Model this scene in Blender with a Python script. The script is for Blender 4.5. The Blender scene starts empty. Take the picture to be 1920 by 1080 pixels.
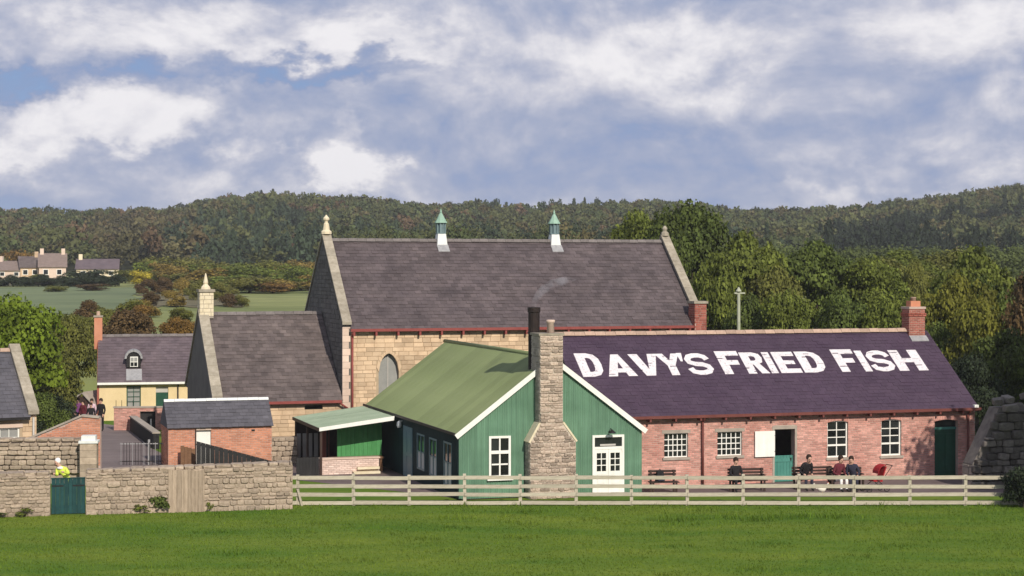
import bpy, math, random
import numpy as np
from mathutils import Vector, Matrix

R = math.radians
rnd = random.Random(11)
rng = np.random.default_rng(11)
SC = bpy.context.scene
COL = SC.collection

# ------------------------------------------------------------------ camera
CAM_H = 8.76
cam = bpy.data.cameras.new('camera')
cam.sensor_width = 36.0
cam.lens = 63.75
cam.shift_y = -40.0 / 1920.0
cam.clip_start = 0.5
cam.clip_end = 8000.0
camo = bpy.data.objects.new('camera', cam)
COL.objects.link(camo)
camo.location = (0, 0, CAM_H)
camo.rotation_euler = (R(90), 0, 0)
SC.camera = camo

# ------------------------------------------------------------------ view
SC.view_settings.view_transform = 'Standard'
SC.view_settings.look = 'None'
SC.view_settings.exposure = 0.0
SC.view_settings.gamma = 1.0
SC.view_settings.use_curve_mapping = False

# ------------------------------------------------------------------ sun
SUN_DIR = Vector((0.335, -0.78, 0.53)).normalized()      # from the scene towards the sun
sun = bpy.data.lights.new('sun', 'SUN')
sun.energy = 4.4
sun.angle = R(0.5)
sun.color = (1.0, 0.91, 0.78)
suno = bpy.data.objects.new('sun', sun)
COL.objects.link(suno)
suno.rotation_euler = SUN_DIR.to_track_quat('Z', 'Y').to_euler()
suno.location = (20, -40, 60)

# ------------------------------------------------------------------ world sky with clouds
world = bpy.data.worlds.new('World')
SC.world = world
world.use_nodes = True
nt = world.node_tree
nt.nodes.clear()
N = nt.nodes.new
LK = nt.links.new


def val(x, sock):
    if hasattr(x, 'is_output'):
        LK(x, sock)
    else:
        sock.default_value = x


def mth(op, a, b=0.0, c=None, clamp=False):
    n = N('ShaderNodeMath')
    n.operation = op
    n.use_clamp = clamp
    val(a, n.inputs[0])
    val(b, n.inputs[1])
    if c is not None:
        val(c, n.inputs[2])
    return n.outputs[0]


sky = N('ShaderNodeTexSky')
sky.sky_type = 'NISHITA'
sky.sun_disc = False
sky.sun_elevation = math.asin(SUN_DIR.z)
sky.sun_rotation = math.atan2(SUN_DIR.x, SUN_DIR.y)
sky.air_density = 1.0
sky.dust_density = 0.6
sky.ozone_density = 1.6
tc = N('ShaderNodeTexCoord')
nrm = N('ShaderNodeVectorMath'); nrm.operation = 'NORMALIZE'
LK(tc.outputs['Generated'], nrm.inputs[0])
stretch = N('ShaderNodeVectorMath'); stretch.operation = 'MULTIPLY'
LK(nrm.outputs[0], stretch.inputs[0]); stretch.inputs[1].default_value = (1.0, 1.0, 1.65)


def wnoise(scale, detail, rough, off=(0, 0, 0), dist=0.0):
    ad = N('ShaderNodeVectorMath'); ad.operation = 'ADD'
    LK(stretch.outputs[0], ad.inputs[0]); ad.inputs[1].default_value = off
    n = N('ShaderNodeTexNoise')
    n.inputs['Scale'].default_value = scale
    n.inputs['Detail'].default_value = detail
    n.inputs['Roughness'].default_value = rough
    n.inputs['Distortion'].default_value = dist
    LK(ad.outputs[0], n.inputs['Vector'])
    return n


sep = N('ShaderNodeSeparateXYZ'); LK(nrm.outputs[0], sep.inputs[0])
n_big = wnoise(10.0, 8.0, 0.58, (3.1, 0.4, 1.7), 0.25)
n_up = wnoise(10.0, 8.0, 0.58, (3.1, 0.4, 1.7 + 0.022), 0.25)
n_mid = wnoise(26.0, 6.0, 0.6, (0.3, 5.2, 2.2), 0.3)
n_warp = wnoise(34.0, 5.0, 0.6, (7.0, 1.0, 4.0))
sepw = N('ShaderNodeSeparateXYZ'); LK(n_warp.outputs['Color'], sepw.inputs[0])
ysafe = mth('MAXIMUM', sep.outputs['Y'], 0.05)
az = mth('DIVIDE', sep.outputs['X'], ysafe)
el = mth('DIVIDE', sep.outputs['Z'], ysafe)
azw = mth('ADD', az, mth('MULTIPLY', mth('SUBTRACT', sepw.outputs['X'], 0.5), 0.085))
elw = mth('ADD', el, mth('MULTIPLY', mth('SUBTRACT', sepw.outputs['Y'], 0.5), 0.05))
front = mth('GREATER_THAN', sep.outputs['Y'], 0.06)


def bank(a0, e0, ra, re, amp, hard=1.0):
    """one cloud bank (or gap): a ragged mound of brightness in the direction (a0, e0)"""
    dx = mth('DIVIDE', mth('SUBTRACT', azw, a0), ra)
    dy = mth('DIVIDE', mth('SUBTRACT', elw, e0), re)
    d2 = mth('ADD', mth('MULTIPLY', dx, dx), mth('MULTIPLY', dy, dy))
    if hard != 1.0:
        d2 = mth('POWER', d2, hard)
    g = mth('POWER', 2.718, mth('MULTIPLY', d2, -1.0))
    return mth('MULTIPLY', mth('MULTIPLY', g, amp), front)


tot = mth('MULTIPLY_ADD', mth('SUBTRACT', n_big.outputs['Fac'], 0.5), 0.80, 0.545)
tot = mth('MULTIPLY_ADD', mth('SUBTRACT', n_big.outputs['Fac'], n_up.outputs['Fac']), 1.35, tot)
tot = mth('MULTIPLY_ADD', mth('SUBTRACT', n_mid.outputs['Fac'], 0.5), 0.55, tot)
BANKS = [
    (-0.091, 0.053, 0.028, 0.015, 0.60, 1.7),    # bright low cumulus above the wood
    (-0.091, 0.078, 0.012, 0.008, 0.22, 1.4),
    (-0.215, 0.082, 0.070, 0.016, 0.40, 1.6),    # long bright shelf, left
    (-0.185, 0.060, 0.075, 0.008, -0.20, 1.3),   # its grey base
    (-0.270, 0.060, 0.035, 0.010, 0.40, 1.4),
    (-0.145, 0.132, 0.085, 0.016, 0.30, 1.3),    # pale mass at the top, left of centre
    (-0.060, 0.125, 0.040, 0.018, 0.25, 1.3),
    (-0.240, 0.125, 0.060, 0.010, 0.10, 1.3),
    (0.082, 0.121, 0.062, 0.021, 0.32, 1.4),     # bright mass at the top, right of centre
    (0.250, 0.121, 0.050, 0.017, 0.20, 1.4),
    (-0.278, 0.101, 0.026, 0.011, -0.60, 1.6),   # clear gap at the left edge
    (-0.105, 0.110, 0.060, 0.0065, -0.45, 1.4),  # slate-blue band
    (-0.215, 0.108, 0.040, 0.006, -0.28, 1.3),
    (0.100, 0.058, 0.120, 0.026, -0.18, 1.3),
    (0.230, 0.048, 0.090, 0.010, -0.20, 1.0),
    (-0.030, 0.074, 0.045, 0.020, -0.10, 1.0),
    (0.160, 0.040, 0.050, 0.005, 0.16, 1.0),
    (-0.150, 0.040, 0.060, 0.006, 0.10, 1.0),
]
for b in BANKS:
    tot = mth('ADD', tot, bank(*b))
ramp = N('ShaderNodeValToRGB')
LK(tot, ramp.inputs[0])
cr = ramp.color_ramp
cr.interpolation = 'B_SPLINE'
stops = [(0.05, (0.19, 0.30, 0.57)), (0.25, (0.285, 0.355, 0.55)), (0.46, (0.385, 0.43, 0.58)),
         (0.62, (0.52, 0.54, 0.655)), (0.78, (0.69, 0.685, 0.75)), (1.0, (0.93, 0.91, 0.93))]
cr.elements[0].position, cr.elements[0].color = stops[0][0], (*stops[0][1], 1)
cr.elements[1].position, cr.elements[1].color = stops[-1][0], (*stops[-1][1], 1)
for p, c in stops[1:-1]:
    e = cr.elements.new(p); e.color = (*c, 1)
SKY_STRENGTH = 0.09
gain = N('ShaderNodeVectorMath'); gain.operation = 'SCALE'
LK(ramp.outputs[0], gain.inputs[0]); gain.inputs['Scale'].default_value = 1.0 / SKY_STRENGTH
cover = N('ShaderNodeMapRange')
LK(tot, cover.inputs[0])
cover.inputs[1].default_value = -0.1; cover.inputs[2].default_value = 0.25
cover.inputs[3].default_value = 0.75; cover.inputs[4].default_value = 1.0
mix = N('ShaderNodeMix'); mix.data_type = 'RGBA'
LK(cover.outputs[0], mix.inputs[0]); LK(sky.outputs[0], mix.inputs[6]); LK(gain.outputs[0], mix.inputs[7])
bg = N('ShaderNodeBackground'); bg.inputs[1].default_value = SKY_STRENGTH
LK(mix.outputs[2], bg.inputs[0])
wo = N('ShaderNodeOutputWorld'); LK(bg.outputs[0], wo.inputs[0])

# ------------------------------------------------------------------ helpers
TH = R(17.5)
CT, ST = math.cos(TH), math.sin(TH)
GX, GY = -2.0, 68.0


def W(s, t, z=0.0):
    """village frame (s along the fronts, t away from the viewer) to world"""
    return Vector((GX + s * CT - t * ST, GY + s * ST + t * CT, z))


def mat(name, col, col2=None, scale=3.0, detail=5.0, rough=0.85, bump=0.0, bscale=40.0, island=0.0, objr=0.0,
        spec=0.25, stretch=(1, 1, 1), metal=0.0, patch=0.0, pscale=0.5, trans=0.0, streak=0.0, contrast=1.0, attr=None):
    m = bpy.data.materials.new(name)
    m.use_nodes = True
    t = m.node_tree
    b = t.nodes['Principled BSDF']
    b.inputs['Roughness'].default_value = rough
    b.inputs['Specular IOR Level'].default_value = spec
    b.inputs['Metallic'].default_value = metal
    new, lk = t.nodes.new, t.links.new
    tcn = new('ShaderNodeTexCoord')
    mp = new('ShaderNodeMapping'); mp.inputs['Scale'].default_value = stretch
    lk(tcn.outputs['Object'], mp.inputs[0])
    nz = new('ShaderNodeTexNoise')
    nz.inputs['Scale'].default_value = scale; nz.inputs['Detail'].default_value = detail
    nz.inputs['Roughness'].default_value = 0.62
    lk(mp.outputs[0], nz.inputs['Vector'])
    fac = nz.outputs['Fac']
    mr = new('ShaderNodeMapRange')
    mr.inputs[1].default_value = 0.5 - 0.22 / contrast; mr.inputs[2].default_value = 0.5 + 0.22 / contrast
    lk(fac, mr.inputs[0])
    if col2 is None:
        col2 = tuple(min(1, c * 1.35) for c in col); col = tuple(c * 0.75 for c in col)
    mx = new('ShaderNodeMix'); mx.data_type = 'RGBA'
    lk(mr.outputs[0], mx.inputs[0])
    mx.inputs[6].default_value = (*col, 1); mx.inputs[7].default_value = (*col2, 1)
    out = mx.outputs[2]
    if attr:
        at = new('ShaderNodeAttribute'); at.attribute_name = attr
        mm = new('ShaderNodeMix'); mm.data_type = 'RGBA'; mm.blend_type = 'MULTIPLY'; mm.inputs[0].default_value = 1.0
        lk(out, mm.inputs[6]); lk(at.outputs['Color'], mm.inputs[7]); out = mm.outputs[2]

    def mulv(out, src, lo, hi, tint=None):
        r2 = new('ShaderNodeMapRange'); lk(src, r2.inputs[0])
        r2.inputs[1].default_value = 0.0; r2.inputs[2].default_value = 1.0
        r2.inputs[3].default_value = lo; r2.inputs[4].default_value = hi
        vm = new('ShaderNodeVectorMath'); vm.operation = 'SCALE'
        lk(out, vm.inputs[0]); lk(r2.outputs[0], vm.inputs['Scale'])
        return vm.outputs[0]
    if island:
        g = new('ShaderNodeNewGeometry')
        out = mulv(out, g.outputs['Random Per Island'], 1 - island, 1 + island)
    if objr:
        oi = new('ShaderNodeObjectInfo')
        out = mulv(out, oi.outputs['Random'], 1 - objr, 1 + objr)
    if patch:
        n2 = new('ShaderNodeTexNoise'); n2.inputs['Scale'].default_value = pscale; n2.inputs['Detail'].default_value = 6.0
        lk(tcn.outputs['Object'], n2.inputs['Vector'])
        m3 = new('ShaderNodeMapRange'); m3.inputs[1].default_value = 0.3; m3.inputs[2].default_value = 0.7
        lk(n2.outputs['Fac'], m3.inputs[0])
        out = mulv(out, m3.outputs[0], 1 - patch, 1 + patch)
    if streak:
        mp3 = new('ShaderNodeMapping'); mp3.inputs['Scale'].default_value = (7, 7, 0.35)
        lk(tcn.outputs['Object'], mp3.inputs[0])
        n4 = new('ShaderNodeTexNoise'); n4.inputs['Scale'].default_value = 1.2; n4.inputs['Detail'].default_value = 4.0
        lk(mp3.outputs[0], n4.inputs['Vector'])
        m4 = new('ShaderNodeMapRange'); m4.inputs[1].default_value = 0.35; m4.inputs[2].default_value = 0.7
        lk(n4.outputs['Fac'], m4.inputs[0])
        out = mulv(out, m4.outputs[0], 1 - streak, 1 + streak)
    lk(out, b.inputs['Base Color'])
    if bump:
        n3 = new('ShaderNodeTexNoise'); n3.inputs['Scale'].default_value = bscale; n3.inputs['Detail'].default_value = 4.0
        lk(mp.outputs[0], n3.inputs['Vector'])
        bp = new('ShaderNodeBump'); bp.inputs['Strength'].default_value = bump; bp.inputs['Distance'].default_value = 0.02
        lk(n3.outputs['Fac'], bp.inputs['Height']); lk(bp.outputs[0], b.inputs['Normal'])
    if trans:
        tr = new('ShaderNodeBsdfTranslucent'); lk(out, tr.inputs[0])
        ms = new('ShaderNodeMixShader'); ms.inputs[0].default_value = trans
        lk(b.outputs[0], ms.inputs[1]); lk(tr.outputs[0], ms.inputs[2])
        lk(ms.outputs[0], t.nodes['Material Output'].inputs[0])
    return m


M = {}
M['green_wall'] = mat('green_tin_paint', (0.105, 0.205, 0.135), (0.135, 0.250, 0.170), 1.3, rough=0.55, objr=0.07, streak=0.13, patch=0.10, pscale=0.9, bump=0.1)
M['green_dark'] = mat('dark_green_boards', (0.006, 0.022, 0.026), (0.010, 0.030, 0.034), 2.0, rough=0.7, spec=0.1, streak=0.15, objr=0.1)  # shed green darkened; the side wall's shade is in the colour
M['green_roof'] = mat('green_roof_paint', (0.15, 0.19, 0.082), (0.20, 0.238, 0.115), 0.8, rough=0.6, objr=0.10, patch=0.10, pscale=0.35, bump=0.08)
M['canopy_roof'] = mat('pale_green_roof_paint', (0.21, 0.27, 0.19), (0.27, 0.33, 0.24), 1.5, rough=0.6, objr=0.06)
M['white'] = mat('white_paint', (0.74, 0.74, 0.69), (0.82, 0.82, 0.77), 3, rough=0.55, streak=0.04)
M['white_letter'] = mat('white_roof_paint', (0.60, 0.57, 0.59), (0.74, 0.70, 0.72), 6, rough=0.8, patch=0.06, pscale=2.0)
M['glass'] = mat('dark_glass', (0.012, 0.014, 0.014), (0.022, 0.026, 0.026), 2, rough=0.08, spec=0.5, objr=0.5)
M['dark'] = mat('dark_interior', (0.012, 0.012, 0.012), (0.02, 0.02, 0.02), 2)
M['teal'] = mat('teal_paint', (0.055, 0.20, 0.165), (0.08, 0.25, 0.21), 3, rough=0.5, streak=0.1)
M['bottle_green'] = mat('bottle_green_paint', (0.012, 0.06, 0.035), (0.02, 0.08, 0.05), 3, rough=0.5)
M['gate_green'] = mat('dark_teal_gate_paint', (0.008, 0.042, 0.045), (0.014, 0.062, 0.064), 5, rough=0.5, objr=0.15, streak=0.2)
M['counter_green'] = mat('bright_green_paint', (0.05, 0.215, 0.065), (0.075, 0.27, 0.095), 3, rough=0.5, streak=0.12)
M['davy_slate'] = mat('purple_slate', (0.050, 0.030, 0.053), (0.068, 0.044, 0.069), 1.0, rough=0.62, island=0.09, patch=0.10, pscale=0.45, bump=0.15)
M['hall_slate'] = mat('grey_brown_slate', (0.072, 0.058, 0.063), (0.112, 0.090, 0.092), 0.9, rough=0.75, island=0.20, patch=0.16, pscale=0.5, bump=0.2)
M['low_slate'] = mat('old_grey_slate', (0.092, 0.074, 0.073), (0.138, 0.112, 0.106), 1.2, rough=0.75, island=0.22, patch=0.14, pscale=0.6, bump=0.2)
M['cot_slate'] = mat('mauve_slate', (0.10, 0.078, 0.090), (0.135, 0.105, 0.115), 1.1, rough=0.7, island=0.15, patch=0.12, pscale=0.6)
M['blue_slate'] = mat('blue_grey_slate', (0.078, 0.076, 0.09), (0.11, 0.105, 0.12), 1.1, rough=0.7, island=0.14, patch=0.12, pscale=0.8)
M['red_brick'] = mat('pink_red_brick', (0.43, 0.195, 0.16), (0.59, 0.32, 0.27), 0.9, rough=0.9, island=0.27, patch=0.10, pscale=0.8, bump=0.2, contrast=1.5)
M['orange_brick'] = mat('orange_brick', (0.46, 0.185, 0.11), (0.58, 0.27, 0.17), 1.2, rough=0.9, island=0.22, patch=0.12, pscale=0.9, bump=0.2)
M['dark_brick'] = mat('dark_red_brick', (0.25, 0.075, 0.055), (0.36, 0.12, 0.09), 2, rough=0.9, island=0.25)
M['mortar'] = mat('lime_mortar', (0.42, 0.31, 0.265), (0.50, 0.39, 0.335), 5, rough=0.95)
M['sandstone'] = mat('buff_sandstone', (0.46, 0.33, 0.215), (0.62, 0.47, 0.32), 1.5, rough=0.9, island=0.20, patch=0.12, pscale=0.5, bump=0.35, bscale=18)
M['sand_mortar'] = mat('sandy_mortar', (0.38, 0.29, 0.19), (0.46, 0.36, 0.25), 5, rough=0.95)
M['gable_stone'] = mat('grey_gable_stone', (0.10, 0.095, 0.09), (0.15, 0.14, 0.13), 1.5, rough=0.9, island=0.2, bump=0.3, bscale=18)  # much darker than the front stone: the gable's shade is in the colour
M['quoin'] = mat('pale_pink_stone', (0.56, 0.42, 0.34), (0.68, 0.54, 0.45), 2, rough=0.9, objr=0.14, bump=0.3, bscale=20)
M['coping'] = mat('weathered_coping_stone', (0.24, 0.21, 0.16), (0.40, 0.36, 0.29), 4, rough=0.9, objr=0.15, bump=0.4, bscale=20)
M['finial'] = mat('cream_carved_stone', (0.60, 0.52, 0.36), (0.72, 0.64, 0.48), 5, rough=0.9)
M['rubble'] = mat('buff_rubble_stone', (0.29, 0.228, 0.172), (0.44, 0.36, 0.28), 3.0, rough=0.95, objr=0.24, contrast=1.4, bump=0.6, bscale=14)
M['rubble_joint'] = mat('earthy_mortar', (0.31, 0.25, 0.19), (0.41, 0.335, 0.26), 5, rough=0.95)
M['chim_stone'] = mat('mixed_chimney_stone', (0.25, 0.18, 0.14), (0.56, 0.47, 0.385), 3.0, rough=0.92, objr=0.36, bump=0.5, bscale=16)
M['chim_joint'] = mat('pale_chimney_mortar', (0.46, 0.40, 0.33), (0.56, 0.50, 0.42), 5, rough=0.95)
M['dark_stone'] = mat('dark_ruin_stone', (0.095, 0.085, 0.075), (0.19, 0.17, 0.15), 3, rough=0.95, objr=0.35, bump=0.5, bscale=14)  # stone colour darkened to carry the shade on the ruin
M['grey_stone'] = mat('grey_stone', (0.27, 0.235, 0.20), (0.40, 0.355, 0.30), 2, rough=0.95, island=0.25, bump=0.4, bscale=14)
M['render'] = mat('cream_render', (0.62, 0.485, 0.275), (0.72, 0.575, 0.345), 1.5, rough=0.9, patch=0.06)
M['red_iron'] = mat('oxide_red_paint', (0.20, 0.045, 0.04), (0.27, 0.07, 0.06), 3, rough=0.6)
M['brown_iron'] = mat('brown_red_paint', (0.12, 0.035, 0.03), (0.17, 0.055, 0.045), 3, rough=0.6)
M['black_iron'] = mat('black_iron', (0.012, 0.011, 0.011), (0.022, 0.02, 0.02), 4, rough=0.5)
M['soot'] = mat('sooty_pipe', (0.012, 0.009, 0.009), (0.028, 0.018, 0.015), 4, rough=0.7)
M['lead'] = mat('lead_sheet', (0.25, 0.25, 0.26), (0.36, 0.36, 0.37), 3, rough=0.6, streak=0.1)
M['white_lead'] = mat('white_painted_lead', (0.62, 0.64, 0.63), (0.74, 0.76, 0.74), 3, rough=0.6)
M['verdigris'] = mat('verdigris_copper', (0.22, 0.36, 0.28), (0.32, 0.47, 0.38), 5, rough=0.7)
M['louvre'] = mat('blue_grey_louvre', (0.11, 0.17, 0.19), (0.18, 0.25, 0.26), 5, rough=0.6)
M['ridge_buff'] = mat('buff_ridge_tile', (0.34, 0.235, 0.18), (0.46, 0.33, 0.255), 5, rough=0.9, objr=0.15)
M['ridge_grey'] = mat('grey_ridge_tile', (0.135, 0.118, 0.115), (0.20, 0.178, 0.17), 5, rough=0.9, objr=0.15)
M['fence_wood'] = mat('silvery_fence_wood', (0.36, 0.325, 0.25), (0.50, 0.46, 0.37), 4, rough=0.9, objr=0.10, stretch=(1, 6, 6), bump=0.3, bscale=14)
M['board_wood'] = mat('weathered_boarding', (0.29, 0.225, 0.165), (0.44, 0.35, 0.265), 3, rough=0.9, objr=0.16, stretch=(6, 6, 1), bump=0.3)
M['brown_wood'] = mat('brown_wood', (0.13, 0.065, 0.035), (0.20, 0.11, 0.06), 4, rough=0.7, stretch=(1, 6, 6), objr=0.1)
M['dark_wood'] = mat('dark_stained_wood', (0.035, 0.02, 0.016), (0.06, 0.036, 0.028), 4, rough=0.7, objr=0.15)
M['tar'] = mat('black_tarred_board', (0.016, 0.016, 0.017), (0.03, 0.029, 0.03), 3, rough=0.75, objr=0.2)  # black for dark boards, and for shade on side wall and sloping screen
M['grey_blind'] = mat('grey_window_board', (0.24, 0.245, 0.235), (0.31, 0.31, 0.295), 2, rough=0.4)
M['side_blind'] = mat('pale_side_blind', (0.42, 0.42, 0.40), (0.52, 0.52, 0.49), 2, rough=0.9, spec=0.05)
M['quoin_brick'] = mat('pale_pink_brick', (0.60, 0.45, 0.39), (0.74, 0.60, 0.53), 1.2, rough=0.9, island=0.2)
M['pale_board'] = mat('pale_grey_board', (0.40, 0.38, 0.35), (0.50, 0.48, 0.45), 2, rough=0.6)
M['blue_door'] = mat('slate_blue_paint', (0.10, 0.17, 0.20), (0.13, 0.21, 0.24), 2, rough=0.4)
M['bark'] = mat('bark', (0.06, 0.045, 0.035), (0.11, 0.085, 0.065), 8, rough=0.95, stretch=(1, 1, 0.3))
M['tarmac'] = mat('worn_grey_tarmac', (0.115, 0.085, 0.082), (0.175, 0.135, 0.128), 0.9, rough=0.95, patch=0.15, pscale=0.3, bump=0.2)
M['lane'] = mat('grey_lane_surface', (0.15, 0.12, 0.12), (0.20, 0.165, 0.16), 1.0, rough=0.95, patch=0.12, pscale=0.35, bump=0.2)
M['lamp_post'] = mat('pale_green_post', (0.34, 0.36, 0.28), (0.44, 0.46, 0.36), 3, rough=0.7)
M['skin'] = mat('skin', (0.50, 0.30, 0.22), (0.56, 0.35, 0.26), 6, rough=0.6)


def cloth(name, c):
    return mat(name, tuple(x * 0.85 for x in c), tuple(min(1, x * 1.15) for x in c), 8, rough=0.9)


M['c_black'] = cloth('black_cloth', (0.016, 0.015, 0.017))
M['c_navy'] = cloth('navy_cloth', (0.03, 0.03, 0.05))
M['c_purple'] = cloth('purple_cloth', (0.16, 0.05, 0.16))
M['c_maroon'] = cloth('maroon_cloth', (0.11, 0.02, 0.03))
M['c_pink'] = cloth('pale_pink_cloth', (0.62, 0.45, 0.52))
M['c_white'] = cloth('white_cloth', (0.78, 0.76, 0.74))
M['c_vis'] = cloth('yellow_high_visibility_cloth', (0.60, 0.72, 0.10))
M['c_red'] = cloth('red_canvas', (0.33, 0.02, 0.025))
M['c_grey'] = cloth('grey_cloth', (0.20, 0.19, 0.19))
M['hair'] = cloth('dark_brown_hair', (0.03, 0.018, 0.012))
M['feather'] = cloth('white_feather', (0.72, 0.68, 0.60))
M['beak'] = cloth('orange_beak', (0.55, 0.25, 0.05))


class MB:
    def __init__(s):
        s.v, s.f, s.m, s.cur = [], [], [], 0

    def add(s, vs, fs):
        n = len(s.v)
        s.v += [tuple(p) for p in vs]
        s.f += [tuple(i + n for i in f) for f in fs]
        s.m += [s.cur] * len(fs)
        return s

    def hexa(s, p):
        return s.add(p, [(0, 3, 2, 1), (4, 5, 6, 7), (0, 1, 5, 4), (1, 2, 6, 5), (2, 3, 7, 6), (3, 0, 4, 7)])

    def box(s, x0, x1, y0, y1, z0, z1):
        return s.hexa([(x0, y0, z0), (x1, y0, z0), (x1, y1, z0), (x0, y1, z0), (x0, y0, z1), (x1, y0, z1), (x1, y1, z1), (x0, y1, z1)])

    def prism(s, poly, y0, y1):
        """poly in (x, z), counter-clockwise seen from -y; extruded from y0 to y1"""
        n = len(poly)
        vs = [(x, y0, z) for x, z in poly] + [(x, y1, z) for x, z in poly]
        fs = [tuple(range(n)), tuple(range(2 * n - 1, n - 1, -1))]
        fs += [(i, i + n, (i + 1) % n + n, (i + 1) % n) for i in range(n)]
        return s.add(vs, fs)

    def prismx(s, poly, x0, x1):
        """poly in (y, z) extruded along x"""
        n = len(poly)
        vs = [(x0, y, z) for y, z in poly] + [(x1, y, z) for y, z in poly]
        fs = [tuple(range(n - 1, -1, -1)), tuple(range(n, 2 * n))]
        fs += [(i, (i + 1) % n, (i + 1) % n + n, i + n) for i in range(n)]
        return s.add(vs, fs)

    def tube(s, p0, p1, r0, r1=None, n=8, caps=True):
        r1 = r0 if r1 is None else r1
        p0, p1 = Vector(p0), Vector(p1)
        d = (p1 - p0).normalized()
        a = d.orthogonal().normalized(); b = d.cross(a)
        vs = []
        for p, r in ((p0, r0), (p1, r1)):
            for i in range(n):
                q = p + (a * math.cos(2 * math.pi * i / n) + b * math.sin(2 * math.pi * i / n)) * r
                vs.append(tuple(q))
        fs = [(i, (i + 1) % n, (i + 1) % n + n, i + n) for i in range(n)]
        if caps:
            fs += [tuple(range(n - 1, -1, -1)), tuple(range(n, 2 * n))]
        return s.add(vs, fs)

    def beam(s, p0, p1, w, h, up=(0, 0, 1)):
        p0, p1, up = Vector(p0), Vector(p1), Vector(up)
        d = (p1 - p0).normalized()
        a = d.cross(up).normalized(); b = a.cross(d).normalized()
        o = [(-a * w / 2 - b * h / 2), (a * w / 2 - b * h / 2), (a * w / 2 + b * h / 2), (-a * w / 2 + b * h / 2)]
        vs = [tuple(p0 + q) for q in o] + [tuple(p1 + q) for q in o]
        return s.add(vs, [(0, 1, 2, 3), (7, 6, 5, 4), (0, 4, 5, 1), (1, 5, 6, 2), (2, 6, 7, 3), (3, 7, 4, 0)])

    def lathe(s, cx, cy, prof, n=12):
        vs, fs = [], []
        for r, z in prof:
            for i in range(n):
                a = 2 * math.pi * (i + 0.5) / n
                vs.append((cx + r * math.cos(a), cy + r * math.sin(a), z))
        for k in range(len(prof) - 1):
            for i in range(n):
                j = (i + 1) % n
                fs.append((k * n + i, k * n + j, (k + 1) * n + j, (k + 1) * n + i))
        fs.append(tuple(range(n - 1, -1, -1)))
        fs.append(tuple((len(prof) - 1) * n + i for i in range(n)))
        return s.add(vs, fs)

    def mesh(s, name, mats, smooth=False):
        me = bpy.data.meshes.new(name)
        me.from_pydata(s.v, [], s.f)
        for m in (mats if isinstance(mats, (list, tuple)) else [mats]):
            me.materials.append(m)
        if max(s.m, default=0) > 0:
            me.polygons.foreach_set('material_index', s.m)
        if smooth:
            me.polygons.foreach_set('use_smooth', [True] * len(s.f))
        me.validate(); me.update()
        return me

    def build(s, name, mats, parent=None, smooth=False, stuff=False):
        return put(name, s.mesh(name, mats, smooth), parent, stuff=stuff)


def put(name, me, parent=None, loc=None, rot=None, scale=None, stuff=False):
    o = bpy.data.objects.new(name, me)
    COL.objects.link(o)
    if parent is not None:
        o.parent = parent
    if loc is not None:
        o.location = loc
    if rot is not None:
        o.rotation_euler = rot
    if scale is not None:
        o.scale = scale
    if stuff:
        o['kind'] = 'stuff'
    return o


def tag(o, label, cat, group=None):
    o['label'] = label; o['category'] = cat
    if group:
        o['group'] = group
    return o


def thing(name, label, cat, loc=(0, 0, 0), rotz=0.0, group=None, scale=None):
    o = put(name, None, None, loc, (0, 0, rotz), scale)
    return tag(o, label, cat, group)


def quads(name, V, m, parent=None, stuff=False, col=None):
    """V: (n, 4, 3) loose quads -> one mesh"""
    n = len(V)
    me = bpy.data.meshes.new(name)
    me.vertices.add(n * 4); me.vertices.foreach_set('co', np.ascontiguousarray(V, dtype=np.float32).ravel())
    me.loops.add(n * 4); me.loops.foreach_set('vertex_index', np.arange(n * 4, dtype=np.int32))
    me.polygons.add(n); me.polygons.foreach_set('loop_start', np.arange(0, n * 4, 4, dtype=np.int32))
    if col is not None:
        at = me.attributes.new('leaf', 'FLOAT_COLOR', 'POINT')
        at.data.foreach_set('color', np.ascontiguousarray(col, dtype=np.float32).ravel())
    me.materials.append(m)
    me.update(calc_edges=True)
    return me if parent is False else put(name, me, parent, stuff=stuff)


def courses(a0, a1, z0, z1, h, w, openings=(), top=None, hj=0.0, wj=0.25, joint=0.012, seed=1, bond=True):
    """rows of stones or bricks as (a0, a1, z0, z1), cut round the openings and under the line top(a)"""
    r = random.Random(seed)
    out, z, row = [], z0, 0
    while z < z1 - 0.3 * h:
        hh = min(h * (1 + r.uniform(-hj, hj)), z1 - z)
        a = a0 - (w * 0.5 if (row % 2 and bond) else 0) - r.uniform(0, w * wj)
        while a < a1 - 0.01:
            ww = w * (1 + r.uniform(-wj, wj))
            segs = [(max(a, a0), min(a + ww, a1))]
            for (oa, ob, oz, ot) in openings:
                if z + hh * 0.6 > oz and z + hh * 0.4 < ot:
                    ns = []
                    for (p, q) in segs:
                        if q <= oa or p >= ob:
                            ns.append((p, q))
                        else:
                            if p < oa: ns.append((p, oa + joint))
                            if q > ob: ns.append((ob - joint, q))
                    segs = ns
            for (p, q) in segs:
                if q - p > 0.05:
                    zt = z + hh
                    if top is not None:
                        lim = min(top(p), top(q))
                        if z >= lim - 0.03: continue
                        zt = min(zt, lim)
                    out.append((p + joint / 2, q - joint / 2, z + joint / 2, zt - joint / 2))
            a += ww
        z += hh; row += 1
    return out


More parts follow.
